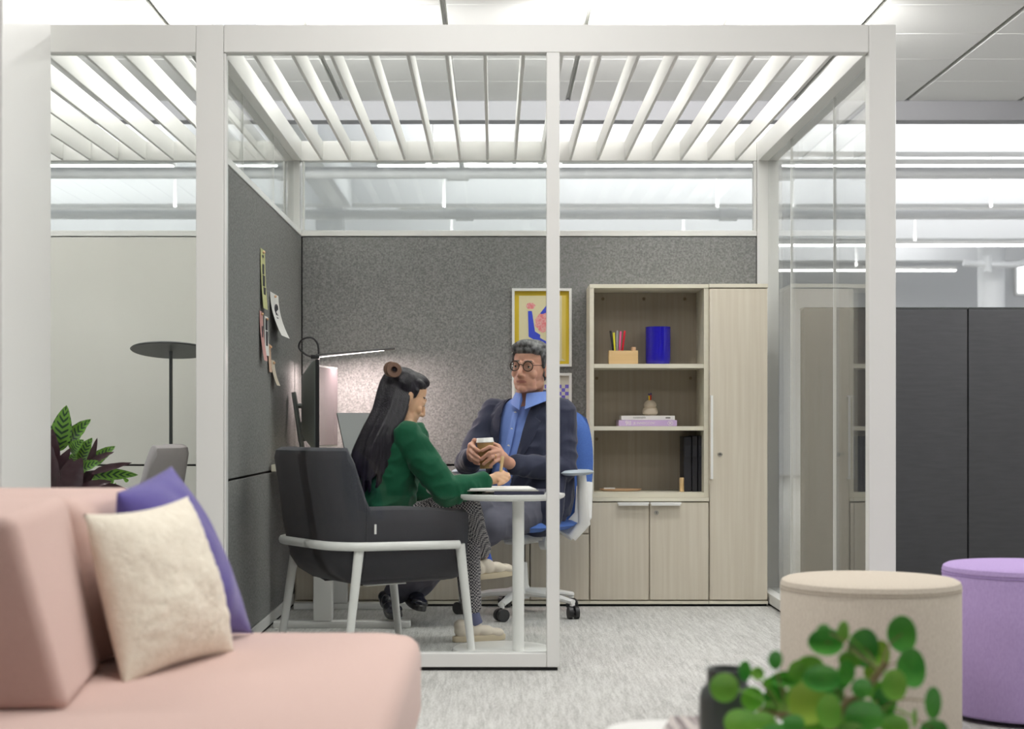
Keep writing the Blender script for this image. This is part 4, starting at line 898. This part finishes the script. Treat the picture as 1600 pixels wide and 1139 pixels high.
M_eyew = mat('eye_white', (.70, .66, .62), .2); M_iris = mat('iris_brown', (.035, .02, .012), .1)
M_hair_m = mat('hair_salt_pepper', (.035, .035, .038), .45, bump=(90, .35, (1, .2, 1)), var=(70, .12, (1, .15, .6), (.16, .16, .165)))
M_hair_w = mat('hair_black', (.006, .005, .008), .34, bump=(240, .5, (1, 1, .06)), var=(120, .15, (1, 1, .05), (.018, .014, .022)), spec=.35)
M_jacket = mat('navy_jacket', (.026, .030, .056), .8, bump=(300, .2, I3), var=(9, .3, I3, (.034, .038, .068)), sheen=.2, spec=.2)
M_shirt = mat('blue_shirt', (.16, .26, .66), .75, bump=(200, .1, I3), var=(8, .3, I3, (.20, .31, .72)))
M_trous = mat('slate_trousers', (.105, .105, .135), .85, bump=(300, .2, I3), spec=.2)
M_green = mat('green_sweater', (.006, .072, .034), .85, bump=(300, .3, I3), var=(12, .3, I3, (.009, .095, .046)), sheen=.15, spec=.2)
M_sneak = mat('cream_leather', (.68, .61, .51), .5); M_sole = mat('cream_sole', (.62, .53, .38), .6); M_lace = mat('tan_lace', (.45, .36, .26), .8)
M_sblue = mat('blue_sock', (.03, .09, .48), .9); M_sslate = mat('slate_sock', (.10, .11, .20), .9)
M_shoe = mat('black_leather', (.015, .016, .028), .22, coat=.3)
def check():
    m = bpy.data.materials.new('check_trousers'); m.use_nodes = True; nt = m.node_tree; b = nt.nodes['Principled BSDF']; b.inputs['Roughness'].default_value = .9; b.inputs['Specular IOR Level'].default_value = .1
    tc = nt.nodes.new('ShaderNodeTexCoord'); mp = nt.nodes.new('ShaderNodeMapping'); mp.inputs['Rotation'].default_value = (0, .1, R(-25))
    c = nt.nodes.new('ShaderNodeTexChecker'); c.inputs['Scale'].default_value = 150; c.inputs[1].default_value = (.018, .018, .03, 1); c.inputs[2].default_value = (.36, .34, .34, 1)
    nt.links.new(tc.outputs['Object'], mp.inputs[0]); nt.links.new(mp.outputs[0], c.inputs[0]); nt.links.new(c.outputs[0], b.inputs['Base Color']); return m
M_check = check()
def head_prims(mb, T, w=1.0, fem=False):
    def e(c, r_, rot=None): mb.ell(T @ Vector(c), r_, M=(T.to_3x3() @ rot) if rot is not None else T.to_3x3(), seg=22, rings=16)
    def cp(a, b, ra, rb): mb.cap(T @ Vector(a), T @ Vector(b), ra, rb)
    e((0, -.012, .150), (.074 * w, .094, .082)); e((0, .020, .105), (.066 * w, .066, .085)); e((0, .045, .06), (.050 * w, .045, .058))
    e((0, .066, .018), (.026, .022, .019)); e((0, .035, .026), (.050 * w, .048, .026))
    for s_ in (-1, 1):
        e((s_ * .037 * w, .060, .083), (.024, .019, .022)); e((s_ * .035 * w, .012, .045), (.024, .048, .034), Matrix.Rotation(s_ * .25, 3, 'Z'))
        cp((s_ * .012, .085, .134), (s_ * .042 * w, .072, .136), .0085, .008)                      # brow
        e((s_ * .0115, .093, .074), (.0085, .010, .008))                                              # nostril
        e((s_ * .033, .0705, .1195), (.0165, .0135, .0100)); e((s_ * .033, .0700, .1085), (.0155, .0110, .0065))                                             # eyelids
        ear = Matrix.Rotation(s_ * .35, 3, 'Z') @ Matrix.Rotation(-.2, 3, 'X')
        e((s_ * .077 * w, -.008, .108), (.007, .019, .031), ear); e((s_ * .080 * w, -.016, .113), (.006, .010, .026), ear); e((s_ * .075 * w, -.002, .083), (.007, .009, .012), ear)
        e((s_ * .034, .050, .050), (.020, .024, .030))
    cp((0, .083, .128), (0, .103, .085), .0085, .011); e((0, .104, .079), (.011, .011, .010))
    if not fem: cp((0, .088, .112), (0, .100, .092), .011, .0115)
    e((0, .079, .0525), (.027, .012, .0048)); e((0, .077, .0430), (.024, .012, .0055)); e((0, .076, .065), (.017, .012, .010))
def eyes(T, parent, iris_off=(0, 0)):
    for s_ in (-1, 1):
        c = T @ Vector((s_ * .033, .0725, .1160)); o = obj('eye', MB().ell(c, .0108, seg=16, rings=12), M_eyew, parent, 'all')
        g = (T.to_3x3() @ Vector((iris_off[0], 1, iris_off[1]))).normalized(); obj('iris', MB().ell(c + g * .0064, .0062, seg=12, rings=8), M_iris, o, 'all')
def face_paint(o, T, lip, brow):
    """lips and eyebrows are skin of another colour on the same continuous body"""
    o.data.materials.append(lip); o.data.materials.append(brow); Ti = T.inverted()
    for p in o.data.polygons:
        q = Ti @ p.center
        if .06 < q.y < .12 and abs(q.x) < .055 and 0 < q.z < .2:
            if abs(q.x) < .026 and .0375 < q.z < .058 and (abs(q.x) / .026) ** 2 + ((q.z - .0478) / (.007 if lip is M_lip_m else .009)) ** 2 < 1: p.material_index = 1
            elif .012 < abs(q.x) < .046 and abs(q.z - (.141 - (abs(q.x) - .028) ** 2 * 5)) < .0036: p.material_index = 2
def FP(*pts): return [P(*p) for p in pts]
def shoe(par, heel, toe, up, m_up, m_sole, label=None, laces=True, L=None):
    """heel and toe are points under the sole"""
    heel, toe = Vector(heel), Vector(toe); f_ = toe - heel; L = f_.length; T = frame3(heel, Vector(up).cross(f_) * -1, f_); k = L / .27
    def V(x, y, z): return T @ Vector((x * k, y * k, z * k))
    T = Matrix.Translation(heel) @ Matrix((( *(-Vector(up).cross(f_).normalized()), 0), (*f_.normalized(), 0), (*Vector(up).normalized(), 0), (0, 0, 0, 1))).transposed()
    m = MB(); ax = T.to_3x3()
    for c, r_ in (((0, .045, .052), (.033, .042, .038)), ((0, .10, .052), (.034, .05, .040)), ((0, .16, .042), (.040, .05, .032)), ((0, .215, .034), (.041, .045, .024)), ((0, .035, .078), (.032, .034, .030)), ((0, .10, .068), (.028, .045, .030))):
        m.ell(V(*c), tuple(q * k for q in r_), M=ax)
    up_ = organic('shoe_upper', m, m_up, par, .004, 6)
    rows = []; n = 28
    def outline(s, z):
        out = []
        for i in range(n):
            a = 2 * math.pi * i / n; y = .13 + .137 * math.sin(a); wd = .036 + .008 * math.sin(a) ; out.append(V(math.cos(a) * wd * s * (abs(math.cos(a)) ** -.25 if abs(math.cos(a)) > .05 else 1), y if s == 1 else .13 + (y - .13) * s, z))
        return out
    obj('shoe_sole', MB().grid([outline(.97, 0), outline(1, .006), outline(1, .024), outline(.97, .028)], True), m_sole, par)
    if laces:
        for i in range(5):
            y = .105 + .018 * i; z = .088 - .0085 * i; obj('shoelace', MB().tube([V(-.020, y, z - .010), V(0, y + .004, z + .004 - .0005 * i), V(.020, y + .008, z - .010)], .0022 * k, 6), M_lace, par)
    else: pass
    return up_
# ---------------- the man
man = thing('person', 'man with glasses in a navy jacket and blue shirt, sitting and holding a paper cup', 'person', (.17, 7.18, 0))
Z3 = Vector((0, 0, 1))
def mc(z):                                            # centre line of his torso
    t_ = (z - .47) / .5; return Vector((.165 - .012 * t_, 7.165 + .055 * t_, z))
rad = [(.46, .175, .135), (.55, .195, .15), (.64, .195, .153), (.74, .192, .145), (.84, .197, .130), (.905, .195, .112), (.945, .160, .095), (.975, .105, .078), (.995, .07, .062)]
def mrad(z):
    for i in range(len(rad) - 1):
        if z <= rad[i + 1][0]:
            u = (z - rad[i][0]) / (rad[i + 1][0] - rad[i][0]); return (rad[i][1] + (rad[i + 1][1] - rad[i][1]) * u, rad[i][2] + (rad[i + 1][2] - rad[i][2]) * u)
    return rad[-1][1:]
def msurf(lat, z, off=0):
    a, b = mrad(z); return mc(z) + MR * lat + MF * (b * math.sqrt(max(.02, 1 - (lat / a) ** 2)) + off)
def torso(d, zmin=.40, zmax=2): return [(mc(z), MR, MF, a - d, b - d) for z, a, b in rad if zmin < z < zmax]
shR, shL = mc(.922) + MR * .168, mc(.925) - MR * .168
elR, wrR = P(731, 722, 7.12), P(739, 716, 6.90)
elL, wrL = P(882, 733, 7.06), P(800, 726, 6.85)
HM = Matrix(((MR.x, MF.x, 0, 0), (MR.y, MF.y, 0, 0), (0, 0, 1, 0), (0, 0, 0, 1)))
TH = Matrix.Translation((P(827, 0, 7.12).x, 7.12, 1.016)) @ HM @ Matrix.Rotation(R(-3), 4, 'Y')
m = MB(); head_prims(m, TH, 1.07)
m.cap(TH @ Vector((0, -.02, .05)), mc(.95) + MF * .01, .058, .066)
loft(m, torso(.03)); m.chain([shR, elR, wrR], [.045, .038, .026]); m.chain([shL, elL, wrL], [.045, .038, .027])
hR, hL = mc(.50) + MR * .09, mc(.50) - MR * .09
knR, knL = P(744, 797, 6.76), P(766, 822, 6.74); anR, anL = P(648, 922, 6.92), P(620, 925, 6.88)
m.chain([hR, knR, anR], [.07, .05, .035]); m.chain([hL, knL, anL], [.07, .05, .035])
fy = 6.752
def finger(m, pts, r0, r1): m.chain(pts, [r0 + (r1 - r0) * i / (len(pts) - 1) for i in range(len(pts))])
# left hand, seen at right: back of the hand towards the camera
m.cap(P(791, 722, 6.83), P(784, 714, 6.80), .026, .027); m.cap(P(779, 706, 6.79), P(783, 717, 6.79), .017, .016); m.cap(wrL, P(789, 720, 6.82), .027, .026)
finger(m, FP((776, 701.5, 6.785), (765, 698, 6.752), (753.5, 704, 6.750)), .0098, .0078)
finger(m, FP((778, 705, 6.782), (764.5, 707.5, 6.746), (752, 717.5, 6.752)), .0102, .008)
finger(m, FP((780, 711, 6.782), (767.5, 715, 6.748), (755.5, 725, 6.754)), .0098, .0078)
finger(m, FP((782, 717, 6.784), (773, 721.5, 6.758), (766, 728.5, 6.76)), .0088, .007)
finger(m, FP((785, 708, 6.81), (779, 697, 6.84), (770, 693, 6.855)), .012, .009)
# right hand, seen at left
m.cap(wrR, P(738, 706, 6.83), .027, .027); m.cap(P(737, 697, 6.81), P(736, 710, 6.81), .019, .017)
finger(m, FP((737, 695, 6.80), (742, 700.5, 6.762), (748, 704.5, 6.753)), .0098, .0078)
finger(m, FP((735, 703, 6.80), (740.5, 709.5, 6.760), (747.5, 714.5, 6.753)), .0100, .0078)
finger(m, FP((735, 710, 6.80), (740, 717, 6.762), (747, 720.5, 6.756)), .0095, .0075)
finger(m, FP((737, 716, 6.81), (742, 723, 6.775), (748, 725, 6.77)), .0085, .007)
finger(m, FP((737, 699, 6.83), (741, 688, 6.815), (747, 688.5, 6.80)), .0125, .009)
body = organic('body', m, M_skin_m, man, .0034, 3)
face_paint(body, TH, M_lip_m, mat('brow_grey', (.10, .08, .07), .8)); eyes(TH, man, (.15, .02))
# hair
m = MB(); A3 = TH.to_3x3()
for c, r_ in (((0, -.004, .196), (.076, .092, .046)), ((.0, -.040, .150), (.0815, .072, .082)), ((0, -.065, .10), (.066, .045, .055)), ((.0, .030, .214), (.062, .060, .026)), ((.050, .040, .196), (.028, .036, .026)), ((-.050, .040, .196), (.028, .036, .026)), ((.074, .004, .165), (.010, .032, .034)), ((-.074, .004, .165), (.010, .032, .034))): m.ell(TH @ Vector(c), r_, M=A3)
for s_ in (-1, 1): m.cap(TH @ Vector((s_ * .073, .022, .165)), TH @ Vector((s_ * .0735, .014, .118)), .014, .008); m.cap(TH @ Vector((s_ * .074, -.02, .165)), TH @ Vector((s_ * .074, -.035, .12)), .013, .011)
organic('hair', m, M_hair_m, man, .004, 3, .0022, (14, 30, 45))
# glasses
gl = MB()
for s_ in (-1, 1):
    c = Vector((s_ * .0335, .094, .117)); rim = [TH @ (c + Vector((math.cos(a) * .0235, -.004 * abs(math.cos(a)) * (1 if math.cos(a) * s_ > 0 else 0), math.sin(a) * .0215))) for a in [2 * math.pi * k / 28 for k in range(29)]]
    gl.tube(rim, .0023, 6); gl.tube(spline([TH @ Vector((s_ * .057, .090, .122)), TH @ Vector((s_ * .074, .06, .124)), TH @ Vector((s_ * .081, .0, .124))], 5), .0017, 6)
gl.tube(spline([TH @ Vector((-.011, .094, .121)), TH @ Vector((0, .100, .1245)), TH @ Vector((.011, .094, .121))], 5), .0017, 6)
go = obj('glasses', gl, mat('tortoise_frame', (.03, .018, .012), .25), man)
for s_ in (-1, 1):
    Lm = frame3(TH @ Vector((s_ * .0335, .0945, .117)), TH.to_3x3() @ Vector((1, 0, 0)), TH.to_3x3() @ Vector((0, 0, 1))); obj('lens', MB().lathe([(0, -.0006), (.0215, -.0006), (.0215, .0006), (0, .0006)], n=24, M=Lm), M_glass, go)
# shirt, collar, buttons
m = MB(); loft(m, torso(.010)); organic('shirt', m, M_shirt, man, .006, 4, .003, (16, 16, 9))
nb = TH @ Vector((0, -.026, .0)); 
def collar_pt(ang, r_, z, fwd=0): return nb + MR * (math.sin(ang) * r_) - MF * (math.cos(ang) * r_ * 1.05 - fwd) + Z3 * z
for s_ in (-1, 1):
    rows = []
    for i in range(13):
        a = s_ * (0.0 + 2.98 * i / 12); q = i / 12; drop = .052 * max(0, (q - .35) / .65) ** 1.6
        rows.append([collar_pt(a, .069 + .006 * q, .018 - .022 * q), collar_pt(a, .075 + .008 * q, .006 - .026 * q), collar_pt(a, .084 + .014 * q, -.024 - drop), collar_pt(a, .080 + .012 * q, -.027 - drop), collar_pt(a, .069, -.012 - .024 * q)])
    obj('collar', MB().grid(rows, True), M_shirt, man)
opc = [(.50, .105, .08), (.60, .088, .076), (.662, .068, .074), (.793, .024, .062), (.939, .006, .075), (.99, 0, .085)]
def opening(z):
    for i in range(len(opc) - 1):
        if z <= opc[i + 1][0]: u = max(0, (z - opc[i][0]) / (opc[i + 1][0] - opc[i][0])); return tuple(opc[i][j] + (opc[i + 1][j] - opc[i][j]) * u for j in (1, 2))
    return opc[-1][1:]
pb = [msurf(opening(z)[0] * .95, z, .0035) for z in (.60, .68, .76, .84, .90, .93)]
obj('placket', MB().tube(spline(pb, 4), .014, 8, flat=(.16, 1), up=MF), M_shirt, man)
for z in (.70, .775, .85, .925):
    c = msurf(opening(z)[0] * .95, z, .006); obj('button', MB().lathe([(0, 0), (.006, 0), (.0055, .003), (0, .0025)], n=14, M=frame3(c, MR, Z3)), M_paperw, man)
# jacket
m = MB(); loft(m, torso(-.012, zmax=.98))
m.chain([shR, elR, elR + (wrR - elR) * .93], [.068, .056, .042]); m.chain([shL, elL, elL + (wrL - elL) * .93], [.068, .058, .042])
m.cap(mc(.945) + MR * .085, shR + Z3 * .01, .042, .055); m.cap(mc(.945) - MR * .085, shL + Z3 * .01, .042, .055)
loft(m, [(P(850, 745, 7.03), MR, MF, .10, .06), (P(842, 795, 7.00), MR, MF, .115, .055), (P(838, 836, 6.99), MR, MF, .10, .035)])
loft(m, [(P(765, 745, 7.12), MR, MF, .05, .05), (P(768, 790, 7.10), MR, MF, .05, .05)])
def jcut(p):
    z = p.z; rel = p - mc(z); lat = rel.dot(MR); fr = rel.dot(MF)
    if fr < .02 or z < .5: return False
    if z > .99: return True
    c_, w_ = opening(z); a, b = mrad(z)
    if z > .945 and abs(lat) < .07 + (z - .945) * .4: return True
    return abs(lat - c_) < w_ and fr > b * .45 and fr < b + .05 and abs(lat) < a
jk = organic('jacket', m, M_jacket, man, .006, 4, .008, (12, 12, 15), cut=jcut)
sd = jk.modifiers.new('thickness', 'SOLIDIFY'); sd.thickness = .004; sd.offset = -1
for s_ in (-1, 1):
    rows = []
    for i in range(17):
        z = .66 + (.985 - .66) * i / 16; c_, w_ = opening(z); wl = .006 + .062 * math.sin(min(1, (z - .66) / .24) * math.pi / 2) if z < .90 else (.050 - .25 * (z - .90) if z > .912 else .04)
        e0 = c_ + s_ * (w_ - .004); e1 = e0 + s_ * wl; lim = mrad(z)[0] * .93; e1 = max(-lim, min(lim, e1))
        rows.append([msurf(e0, z, .017), msurf((e0 + e1) / 2, z, .026), msurf(e1, z, .020), msurf(e1, z, .014), msurf(e0, z, .010)])
    obj('lapel', MB().grid(rows, True), M_jacket, man)
m = MB(); m.chain([hR, knR, P(690, 868, 6.85), anR], [.088, .072, .062, .055]); m.chain([hL, knL, P(690, 875, 6.82), anL], [.088, .074, .062, .052]); m.cap(hR + Vector((0, 0, .0)), hL, .10)
organic('trousers', m, M_trous, man, .007, 4, .007, (12, 12, 14))
shoe(man, P(637, 928, 6.96) + Vector((0, 0, -.03)), P(659, 956, 6.72), (.1, .15, 1), M_shoe, M_black, laces=False)
shoe(man, P(606, 948, 6.90) + Vector((0, 0, -.02)), P(622, 967, 6.66), (-.3, .1, 1), M_shoe, M_black, laces=False)
rg = [P(770 + 2.0 * math.cos(a), 713.6 + 4.2 * math.sin(a), 6.745 + .0 * a) for a in [2 * math.pi * k / 16 for k in range(17)]]
f0, f1 = P(780, 711, 6.782), P(767.5, 715, 6.748); fd = (f1 - f0).normalized(); fc = f0 + (f1 - f0) * .6; s1_ = fd.cross(Z3).normalized(); s2_ = fd.cross(s1_)
obj('ring', MB().tube([fc + s1_ * (.0105 * math.cos(a)) + s2_ * (.0105 * math.sin(a)) for a in [2 * math.pi * k / 20 for k in range(21)]], .0015, 6), mat('gold', (.8, .55, .2), .25, metal=1), man)
# paper cup
cu = P(760, 732, 6.80); t = thing('paper_cup', 'brown paper coffee cup with white lid held in both hands of the man', 'cup', cu)
lean = Matrix.Translation(cu) @ Matrix.Rotation(R(-3), 4, 'Y')
obj('cup', MB().lathe([(0, 0), (.027, 0), (.0365, .112), (0, .112)], n=40, M=lean), mat('kraft_sleeve', (.42, .27, .11), .7), t)
obj('lid', MB().lathe([(0, .1125), (.0385, .1125), (.0395, .116), (.0375, .119), (.036, .131), (.034, .133), (.0325, .128), (0, .128)], n=40, M=lean), M_wmetal, t)

# ---------------- the woman
wom = thing('person', 'woman with long black hair in green sweater and checked trousers, writing at the table', 'person', (-.44, 6.13, 0))
WF = Vector((.92, .39, 0)).normalized(); WR = Vector((WF.y, -WF.x, 0))
pit = R(24); hf = Vector((.90, .436, 0)).normalized(); hr = Vector((hf.y, -hf.x, 0)); fw = hf * math.cos(pit) - Z3 * math.sin(pit); upv = hf * math.sin(pit) + Z3 * math.cos(pit)
sk = P(634, 607, 6.17); sc_ = .93
TW = Matrix(((hr.x, fw.x, upv.x, 0), (hr.y, fw.y, upv.y, 0), (hr.z, fw.z, upv.z, 0), (0, 0, 0, 1))); TW = Matrix.Translation(sk) @ TW @ Matrix.Translation((0, .012 * sc_, -.150 * sc_)) 
def wt(z):
    pts = [(.44, -.455, 6.13), (.60, -.440, 6.14), (.72, -.412, 6.15), (.82, -.372, 6.16), (.90, -.350, 6.165)]
    for i in range(4):
        if z <= pts[i + 1][0]: u = (z - pts[i][0]) / (pts[i + 1][0] - pts[i][0]); return Vector((pts[i][1] + (pts[i + 1][1] - pts[i][1]) * u, pts[i][2] + (pts[i + 1][2] - pts[i][2]) * u, z))
    return Vector((-.35, 6.165, z))
wr_ = [(.44, .165, .125), (.52, .165, .125), (.60, .152, .115), (.70, .150, .110), (.78, .162, .108), (.84, .160, .078), (.872, .11, .058), (.892, .062, .048)]
wsR, wsL = P(637, 684, 6.03), Vector((-.440, 6.31, .83)); weR, wwR = P(697, 769, 5.99), P(763, 750, 6.06)
weL, wwL = P(652, 776, 6.40), P(722, 778, 6.30)
m = MB()
def hp(T, s): return T
# head scaled to a woman's size
TWs = TW @ Matrix.Scale(1, 4)
hm = MB(); head_prims(hm, Matrix(), .95, True); bmesh.ops.transform(hm.bm, matrix=TW @ Matrix.Scale(sc_, 4), verts=hm.bm.verts[:]); m.add(hm.bm)
TWF = TW @ Matrix.Scale(sc_, 4)
m.cap(TWF @ Vector((0, -.02, .05)), wt(.89), .047, .052)
loft(m, [(wt(z), WR, WF, a - .02, b - .02) for z, a, b in wr_]); m.chain([wsR, weR, wwR], [.04, .034, .021]); m.chain([wsL, weL, wwL], [.04, .034, .022])
whR, whL = Vector((-.415, 6.06, .475)), Vector((-.455, 6.20, .475)); wkR, wkL = P(728, 792, 6.16), P(727, 826, 6.30); waR, waL = P(755, 872, 6.45), P(737, 962, 6.31)
m.chain([whR, wkR, waR], [.06, .042, .030]); m.chain([whL, wkL, waL], [.06, .042, .030])
# writing hand
m.cap(wwR, P(777, 747, 6.07), .020, .022); m.cap(P(777, 745, 6.07), P(787, 745, 6.07), .021, .019)
finger(m, FP((786, 740, 6.075), (794, 741, 6.065), (794, 749, 6.055)), .0085, .0072)
finger(m, FP((786, 743, 6.065), (795.5, 745, 6.055), (790, 752, 6.05)), .0085, .0072)
finger(m, FP((784, 747, 6.055), (792, 750, 6.045), (784, 755, 6.045)), .008, .007)
finger(m, FP((780, 750, 6.05), (787, 754, 6.04), (779, 757, 6.04)), .0075, .0065)
finger(m, FP((778, 742, 6.09), (784, 736.5, 6.09), (790, 740, 6.085)), .009, .0075)
# other hand, fingers over the knee
m.cap(wwL, P(733, 778, 6.25), .021, .022)
for y0, dy in ((771, 2), (778, 4), (785, 5), (791, 6)): finger(m, FP((735, y0, 6.235), (742, y0, 6.205), (747, y0 + dy, 6.17)), .0088, .007)
finger(m, FP((731, 772, 6.22), (734, 766, 6.19), (741, 766, 6.15)), .009, .0075)
body = organic('body', m, M_skin_w, wom, .0036, 2); face_paint(body, TWF, M_lip_w, M_hair_w)
for s_ in (-1, 1):
    c = TWF @ Vector((s_ * .033, .0735, .1165)); o = obj('eye', MB().ell(c, .0105, seg=14, rings=10), M_eyew, wom, 'all')
    obj('eyelash', MB().tube([TWF @ Vector((s_ * (.022 + .006 * i), .086 - .002 * i * i, .113 - .0008 * (i - 1.5) ** 2)) for i in range(5)], .0018, 6), M_ink, wom)
# sweater
m = MB(); loft(m, [(wt(z), WR, WF, a + .012, b + .012) for z, a, b in wr_ if z > .45 and z < .89])
m.chain([wsR, weR, weR + (wwR - weR) * .86], [.060, .053, .034]); m.chain([wsL, weL, weL + (wwL - weL) * .80], [.060, .05, .034])
ud = (wwR - weR).normalized()
for i in range(4): q = weR + ud * (.035 + .03 * i) + Vector((0, 0, -.006)); m.ell(q, (.013, .053 - .004 * i, .055 - .004 * i), M=ud.to_track_quat('X', 'Z').to_matrix())
organic('sweater', m, M_green, wom, .0055, 3, .008, (13, 13, 19))
obj('shirt_collar', MB().tube(spline([TWF @ Vector((0, -.070, -.012)), TWF @ Vector((.045, -.050, -.020)), TWF @ Vector((.055, -.005, -.035)), TWF @ Vector((.030, .035, -.050))], 6), .014, 10, flat=(.45, 1.2)), M_paperw, wom)
m = MB(); m.cap(P(673, 764, 6.02) , P(680, 770, 6.10), .018, .016); obj('shirt_hem', m, M_paperw, wom)
# hair
m = MB(); A3 = TW.to_3x3()
for c, r_ in (((0, -.020, .178), (.077, .092, .055)), ((0, -.030, .150), (.083, .088, .084)), ((0, -.055, .10), (.074, .055, .06)), ((0, .020, .205), (.055, .06, .030)), ((.066, .012, .182), (.013, .030, .018)), ((-.066, .012, .182), (.013, .030, .018))): m.ell(TWF @ Vector(c), tuple(q * sc_ for q in r_), M=A3)
m.cap(TWF @ Vector((.072, .012, .150)), TWF @ Vector((.070, .014, .122)), .010, .006)
cl_ = [(622, 580, 10, 6.12), (618, 598, 21, 6.09), (609, 640, 25, 6.02), (591, 680, 27, 5.965), (578, 715, 30, 5.95), (573, 748, 28, 5.95), (573, 776, 26, 5.96)]
rs = random.Random(5)
for k in range(34):
    u = -1 + 2 * (k % 17) / 16; dep = (-.5 if k < 17 else .6); pts, rr = [], []
    end = len(cl_) - (1 if rs.random() < .25 else 0)
    for i, (cx_, cy_, hw, y_) in enumerate(cl_[:end]):
        pts.append(P(cx_ + u * hw * .95 + rs.uniform(-2.5, 2.5) * (i / 5), cy_ + (rs.uniform(-8, 6) if i == end - 1 else 0), y_ + .035 + dep * .035 + abs(u) * .03)); rr.append(.015 - .0016 * i if i < end - 1 else .004)
    sp = spline(pts, 3); m.chain(sp[::1], [rr[min(int(i / 3), len(rr) - 1)] for i in range(len(sp))])
organic('hair', m, M_hair_w, wom, .0036, 3)
for dx, dy, dz_ in ((-2.5, 0, .012), (2, 1, -.004)):
    c = P(613.5 + dx, 577 + dy, 6.045 + dz_); nn = Vector((.25, -.93, .15)).normalized(); Mx = nn.to_track_quat('Z', 'Y').to_matrix().to_4x4(); Mx.translation = c
    obj('hair_clip', MB().lathe([(.013, -.006), (.029, -.006), (.0305, 0), (.029, .006), (.013, .006), (.0115, 0), (.013, -.006)], n=36, M=Mx), mat('brown_clip', (.16, .085, .055), .35), wom)
obj('hair_clip_center', MB().ell(P(615.5, 578, 6.06), .015), M_hair_w, wom, 'all')
# trousers, socks, shoes
m = MB(); m.chain([whR, wkR, wkR + (waR - wkR) * .80], [.080, .058, .044]); m.chain([whL, wkL, wkL + (waL - wkL) * .90], [.080, .058, .040]); m.cap(whR, whL, .092)
organic('trousers', m, M_check, wom, .006, 4, .003, (12, 12, 12))
obj('sock', MB().tube([waR + (wkR - waR) * .08, waR, waR + Vector((.012, .01, -.045))], [.034, .034, .034], 16), M_sblue, wom)
obj('sock', MB().tube([waL + (wkL - waL) * .10, waL, waL + Vector((.012, .004, -.035))], [.034, .034, .034], 16), M_sslate, wom)
hR_ = P(737, 906, 6.36); shoe(wom, hR_, P(804, 896, 6.50), (-.12, -.25, 1), M_sneak, M_sole)
hL_ = Vector((P(709, 0, 6.27).x, 6.27, .001)); shoe(wom, hL_, Vector((P(790, 0, 6.36).x, 6.36, .001)), (0, 0, 1), M_sneak, M_sole)
a = P(785.5, 713, 6.07); b = P(779.5, 758, 6.07)
t = thing('pencil', 'thick wooden pencil held upright by the writing woman', 'pencil', b)
obj('shaft', MB().tube([a, a + (b - a) * .93, b], [.0062, .0058, .001], 8), M_oak, t)
